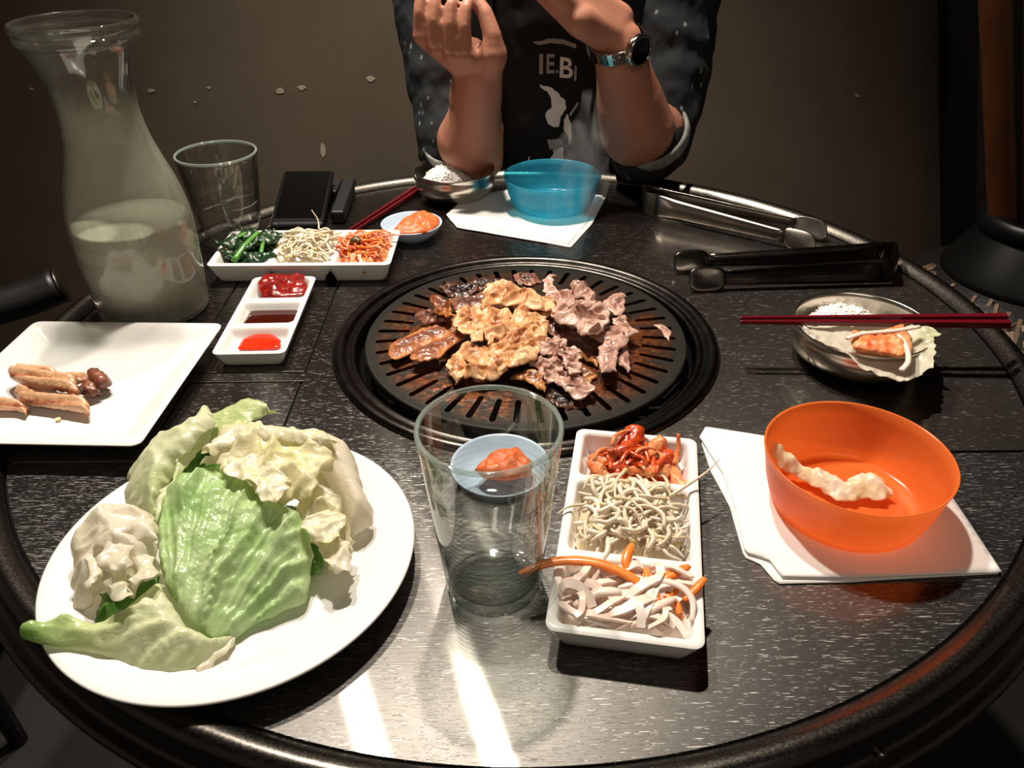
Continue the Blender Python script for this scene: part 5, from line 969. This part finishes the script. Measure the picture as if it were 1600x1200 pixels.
# print on the t-shirt, laid on the cloth
dg = bpy.context.evaluated_depsgraph_get(); b0 = wloc(pr)
tv = [v.co+b0 for v in tee.data.vertices]; bvh = BVHTree.FromPolygons(tv, [tuple(p.vertices) for p in tee.data.polygons])
def lay(vf, name, mat, lab=None, lift=.0012):
    V, F = vf; out = []
    for x_, z in V:
        hit = bvh.ray_cast(Vector((x_, .2, z)), Vector((0, 1, 0)))[0]; out.append((x_, (hit.y if hit else .55)-lift, z))
    o = obj(name, (out, F), mat, pr, label=lab); return o
pw = plain('white_print', (236, 232, 224), .8); pg = plain('grey_print', (160, 157, 150), .8)
def letter(ch, x0, z0, h, wdt, shear, mat, bold=.02):
    cu = bpy.data.curves.new('t', 'FONT'); cu.body = ch; cu.offset = bold; cu.resolution_u = 4
    t = bpy.data.objects.new('t', cu); COL.objects.link(t); me = bpy.data.meshes.new_from_object(t.evaluated_get(bpy.context.evaluated_depsgraph_get()))
    bm = bmesh.new(); bm.from_mesh(me); bmesh.ops.triangulate(bm, faces=bm.faces); bmesh.ops.subdivide_edges(bm, edges=[e for e in bm.edges if e.calc_length() > .12], cuts=2); bmesh.ops.triangulate(bm, faces=bm.faces)
    xs = [v.co.x for v in bm.verts]; ys_ = [v.co.y for v in bm.verts]; a, b, c, d = min(xs), max(xs), min(ys_), max(ys_); bm.verts.index_update()
    V = [(x0+(v.co.x-a)/(b-a)*wdt, z0+(v.co.y-c)/(d-c)*h+shear*(v.co.x-a)/(b-a)*wdt) for v in bm.verts]; F = [tuple(v.index for v in f.verts) for f in bm.faces]
    bm.free(); bpy.data.objects.remove(t); bpy.data.meshes.remove(me); lay((V, F), 'printed_letter', mat)
# picture positions turned into cloth positions
def cl(px, py): return (.0078*0+.0495+(px-850)*.00098, .200-(py-86)*.00098*1.13)
def lt(ch, px0, px1, py0, py1, mat, shear=0.): a = cl(px0, py1); b = cl(px1, py0); letter(ch, a[0], a[1], b[1]-a[1], b[0]-a[0], shear, mat)
lt('I', 842, 848, 88, 116, pg); lt('E', 854, 867, 88, 115, pg); lt('.', 870, 874, 110, 115, pg); lt('B', 876, 898, 92, 121, pw, -.12); lt('I', 900, 904, 105, 126, pg, -.2)
def patch(pts, mat, n=60):
    P3 = [cl(620+a/4, b/4)+(0,) for a, b in pts]; vf, D = sheet(P3, .004, 0, .6, None, .12, 3, n, 0); lay(([(v[0], v[1]) for v in vf[0]], vf[1]), 'printed_patch', mat)
patch([(840, 285), (900, 280), (960, 268), (1040, 272), (1125, 300), (1128, 325), (1040, 298), (960, 292), (880, 305)], pg)
patch([(890, 520), (960, 540), (1010, 570), (1070, 620), (1075, 660), (1040, 720), (1020, 775), (990, 770), (950, 750), (930, 700), (950, 670), (975, 660), (970, 600), (940, 560), (900, 545)], pw)
patch([(1060, 740), (1085, 700), (1110, 760), (1120, 840), (1105, 890), (1090, 830), (1060, 790)], pw)
patch([(950, 850), (1050, 845), (1060, 880), (1010, 920), (965, 910)], pg); patch([(1060, 890), (1070, 1000), (950, 1000), (1000, 930), (985, 925)], pw)
patch([(1095, 700), (1150, 630), (1160, 640), (1105, 715)], pg, 30); patch([(805, 1000), (825, 955), (830, 960), (815, 1000)], pw, 24)
# wristwatch on the forearm below the right hand
wd = (WR-ER).normalized(); wc = WR-wd*.002; Qw = wd.to_track_quat('Z', 'Y')
wt = obj('wristwatch', ([wc+Qw @ Vector((v[0]*1.14, v[1], v[2])) for v in lathe([(.0355, -.008), (.0385, -.0085), (.0392, 0), (.0385, .0085), (.0355, .008)], (0, 0, 0), 48)[0]], lathe([(1, 0)]*5, (0, 0, 0), 48)[1]), MAT['steel'], pr, label='steel wristwatch band')
for k in range(30):
    a = 2*PI*k/30; c = wc+Qw @ Vector((.0395*1.14*math.cos(a), .0395*math.sin(a), 0)); Qk = Matrix.Rotation(a, 3, 'Z')
    V, F = box(-.0014, .0014, -.0034, .0034, -.0088, .0088); obj('band_link', ([c+Qw @ (Qk @ Vector(v)) for v in V], F), MAT['steel'], wt, smooth=False)
fd = V3(.50, -.80, .15).normalized(); fd = (fd-wd*fd.dot(wd)).normalized(); fc = wc+fd*.043; Qf = fd.to_track_quat('Z', 'Y')
obj('watch_case', ([fc+Qf @ Vector(v) for v in lathe([(.0005, -.006), (.0205, -.006), (.0225, -.002), (.0225, .003), (.0205, .006), (.0185, .0062), (.0182, .0045)], (0, 0, 0), 48)[0]], lathe([(1, 0)]*7, (0, 0, 0), 48)[1]), MAT['steel'], wt)
obj('watch_face', ([fc+Qf @ Vector(v) for v in lathe([(.0184, .0048), (.015, .0056), (.0003, .006)], (0, 0, 0), 40)[0]], lathe([(1, 0)]*3, (0, 0, 0), 40)[1]), MAT['black_glass'], wt, label='black watch face')
# hips and legs below the table so that nothing ends in mid air
trm = plain('dark_trousers', (16, 17, 20), .85)
mold('trousers', [cone((-.02, .68, -.30), (.15, .68, -.30), .12, .12)]+chain([((-.03, .66, -.32), .09), ((-.06, .30, -.30), .07), ((-.06, .32, -.70), .05)])+chain([((.15, .66, -.32), .09), ((.18, .30, -.30), .07), ((.18, .32, -.70), .05)]), trm, .009, 4)
for sx in (-.06, .18): obj('shoe', ell((sx, .28, -.72), .04, .10, .03), MAT['black'], pr)
st = thing('stool', (.06, .70, -.75), 'dark stool under the diner, hidden by the table', 'stool')
obj('seat', lathe([(.0005, -.42), (.16, -.42), (.17, -.44), (.16, -.46), (.0005, -.46)], (.06, .70, 0), 40), cm_, st); obj('leg', lathe([(.03, -.46), (.03, -.72), (.18, -.735), (.18, -.75)], (.06, .70, 0), 32), cm_, st)
# ------------------------------------------------------------------ steam drifting up from the grill
sm = bpy.data.materials.new('steam'); sm.use_nodes = True; nt = sm.node_tree; nt.nodes.clear()
o_ = nt.nodes.new('ShaderNodeOutputMaterial'); sc_ = nt.nodes.new('ShaderNodeVolumeScatter'); tcn = nt.nodes.new('ShaderNodeTexCoord'); no = nt.nodes.new('ShaderNodeTexNoise'); mp = nt.nodes.new('ShaderNodeMapping')
mp.inputs['Scale'].default_value = (1, 1, .35); no.inputs['Scale'].default_value = 26; no.inputs['Detail'].default_value = 3; no.inputs['Distortion'].default_value = 1.2
rp = nt.nodes.new('ShaderNodeMapRange'); rp.inputs['From Min'].default_value = .46; rp.inputs['From Max'].default_value = .75; rp.inputs['To Max'].default_value = 7.5
nt.links.new(tcn.outputs['Object'], mp.inputs[0]); nt.links.new(mp.outputs[0], no.inputs['Vector']); nt.links.new(no.outputs['Fac'], rp.inputs[0]); nt.links.new(rp.outputs[0], sc_.inputs['Density']); sc_.inputs['Color'].default_value = (.95, .93, .9, 1); sc_.inputs['Anisotropy'].default_value = .2
nt.links.new(sc_.outputs[0], o_.inputs['Volume'])
vf = tube([(.060, .10, .050), (.065, .16, .075), (.085, .22, .10), (.088, .26, .125), (.105, .30, .15), (.112, .33, .19)], lambda t: .020+.028*math.sin(PI*min(1, t*1.1))*(.5+.5*t), 16, .9, (0, 1, 0), 6)
tag(obj('steam', vf, sm), 'thin steam rising from the grill in front of the diner', 'steam', kind='stuff')
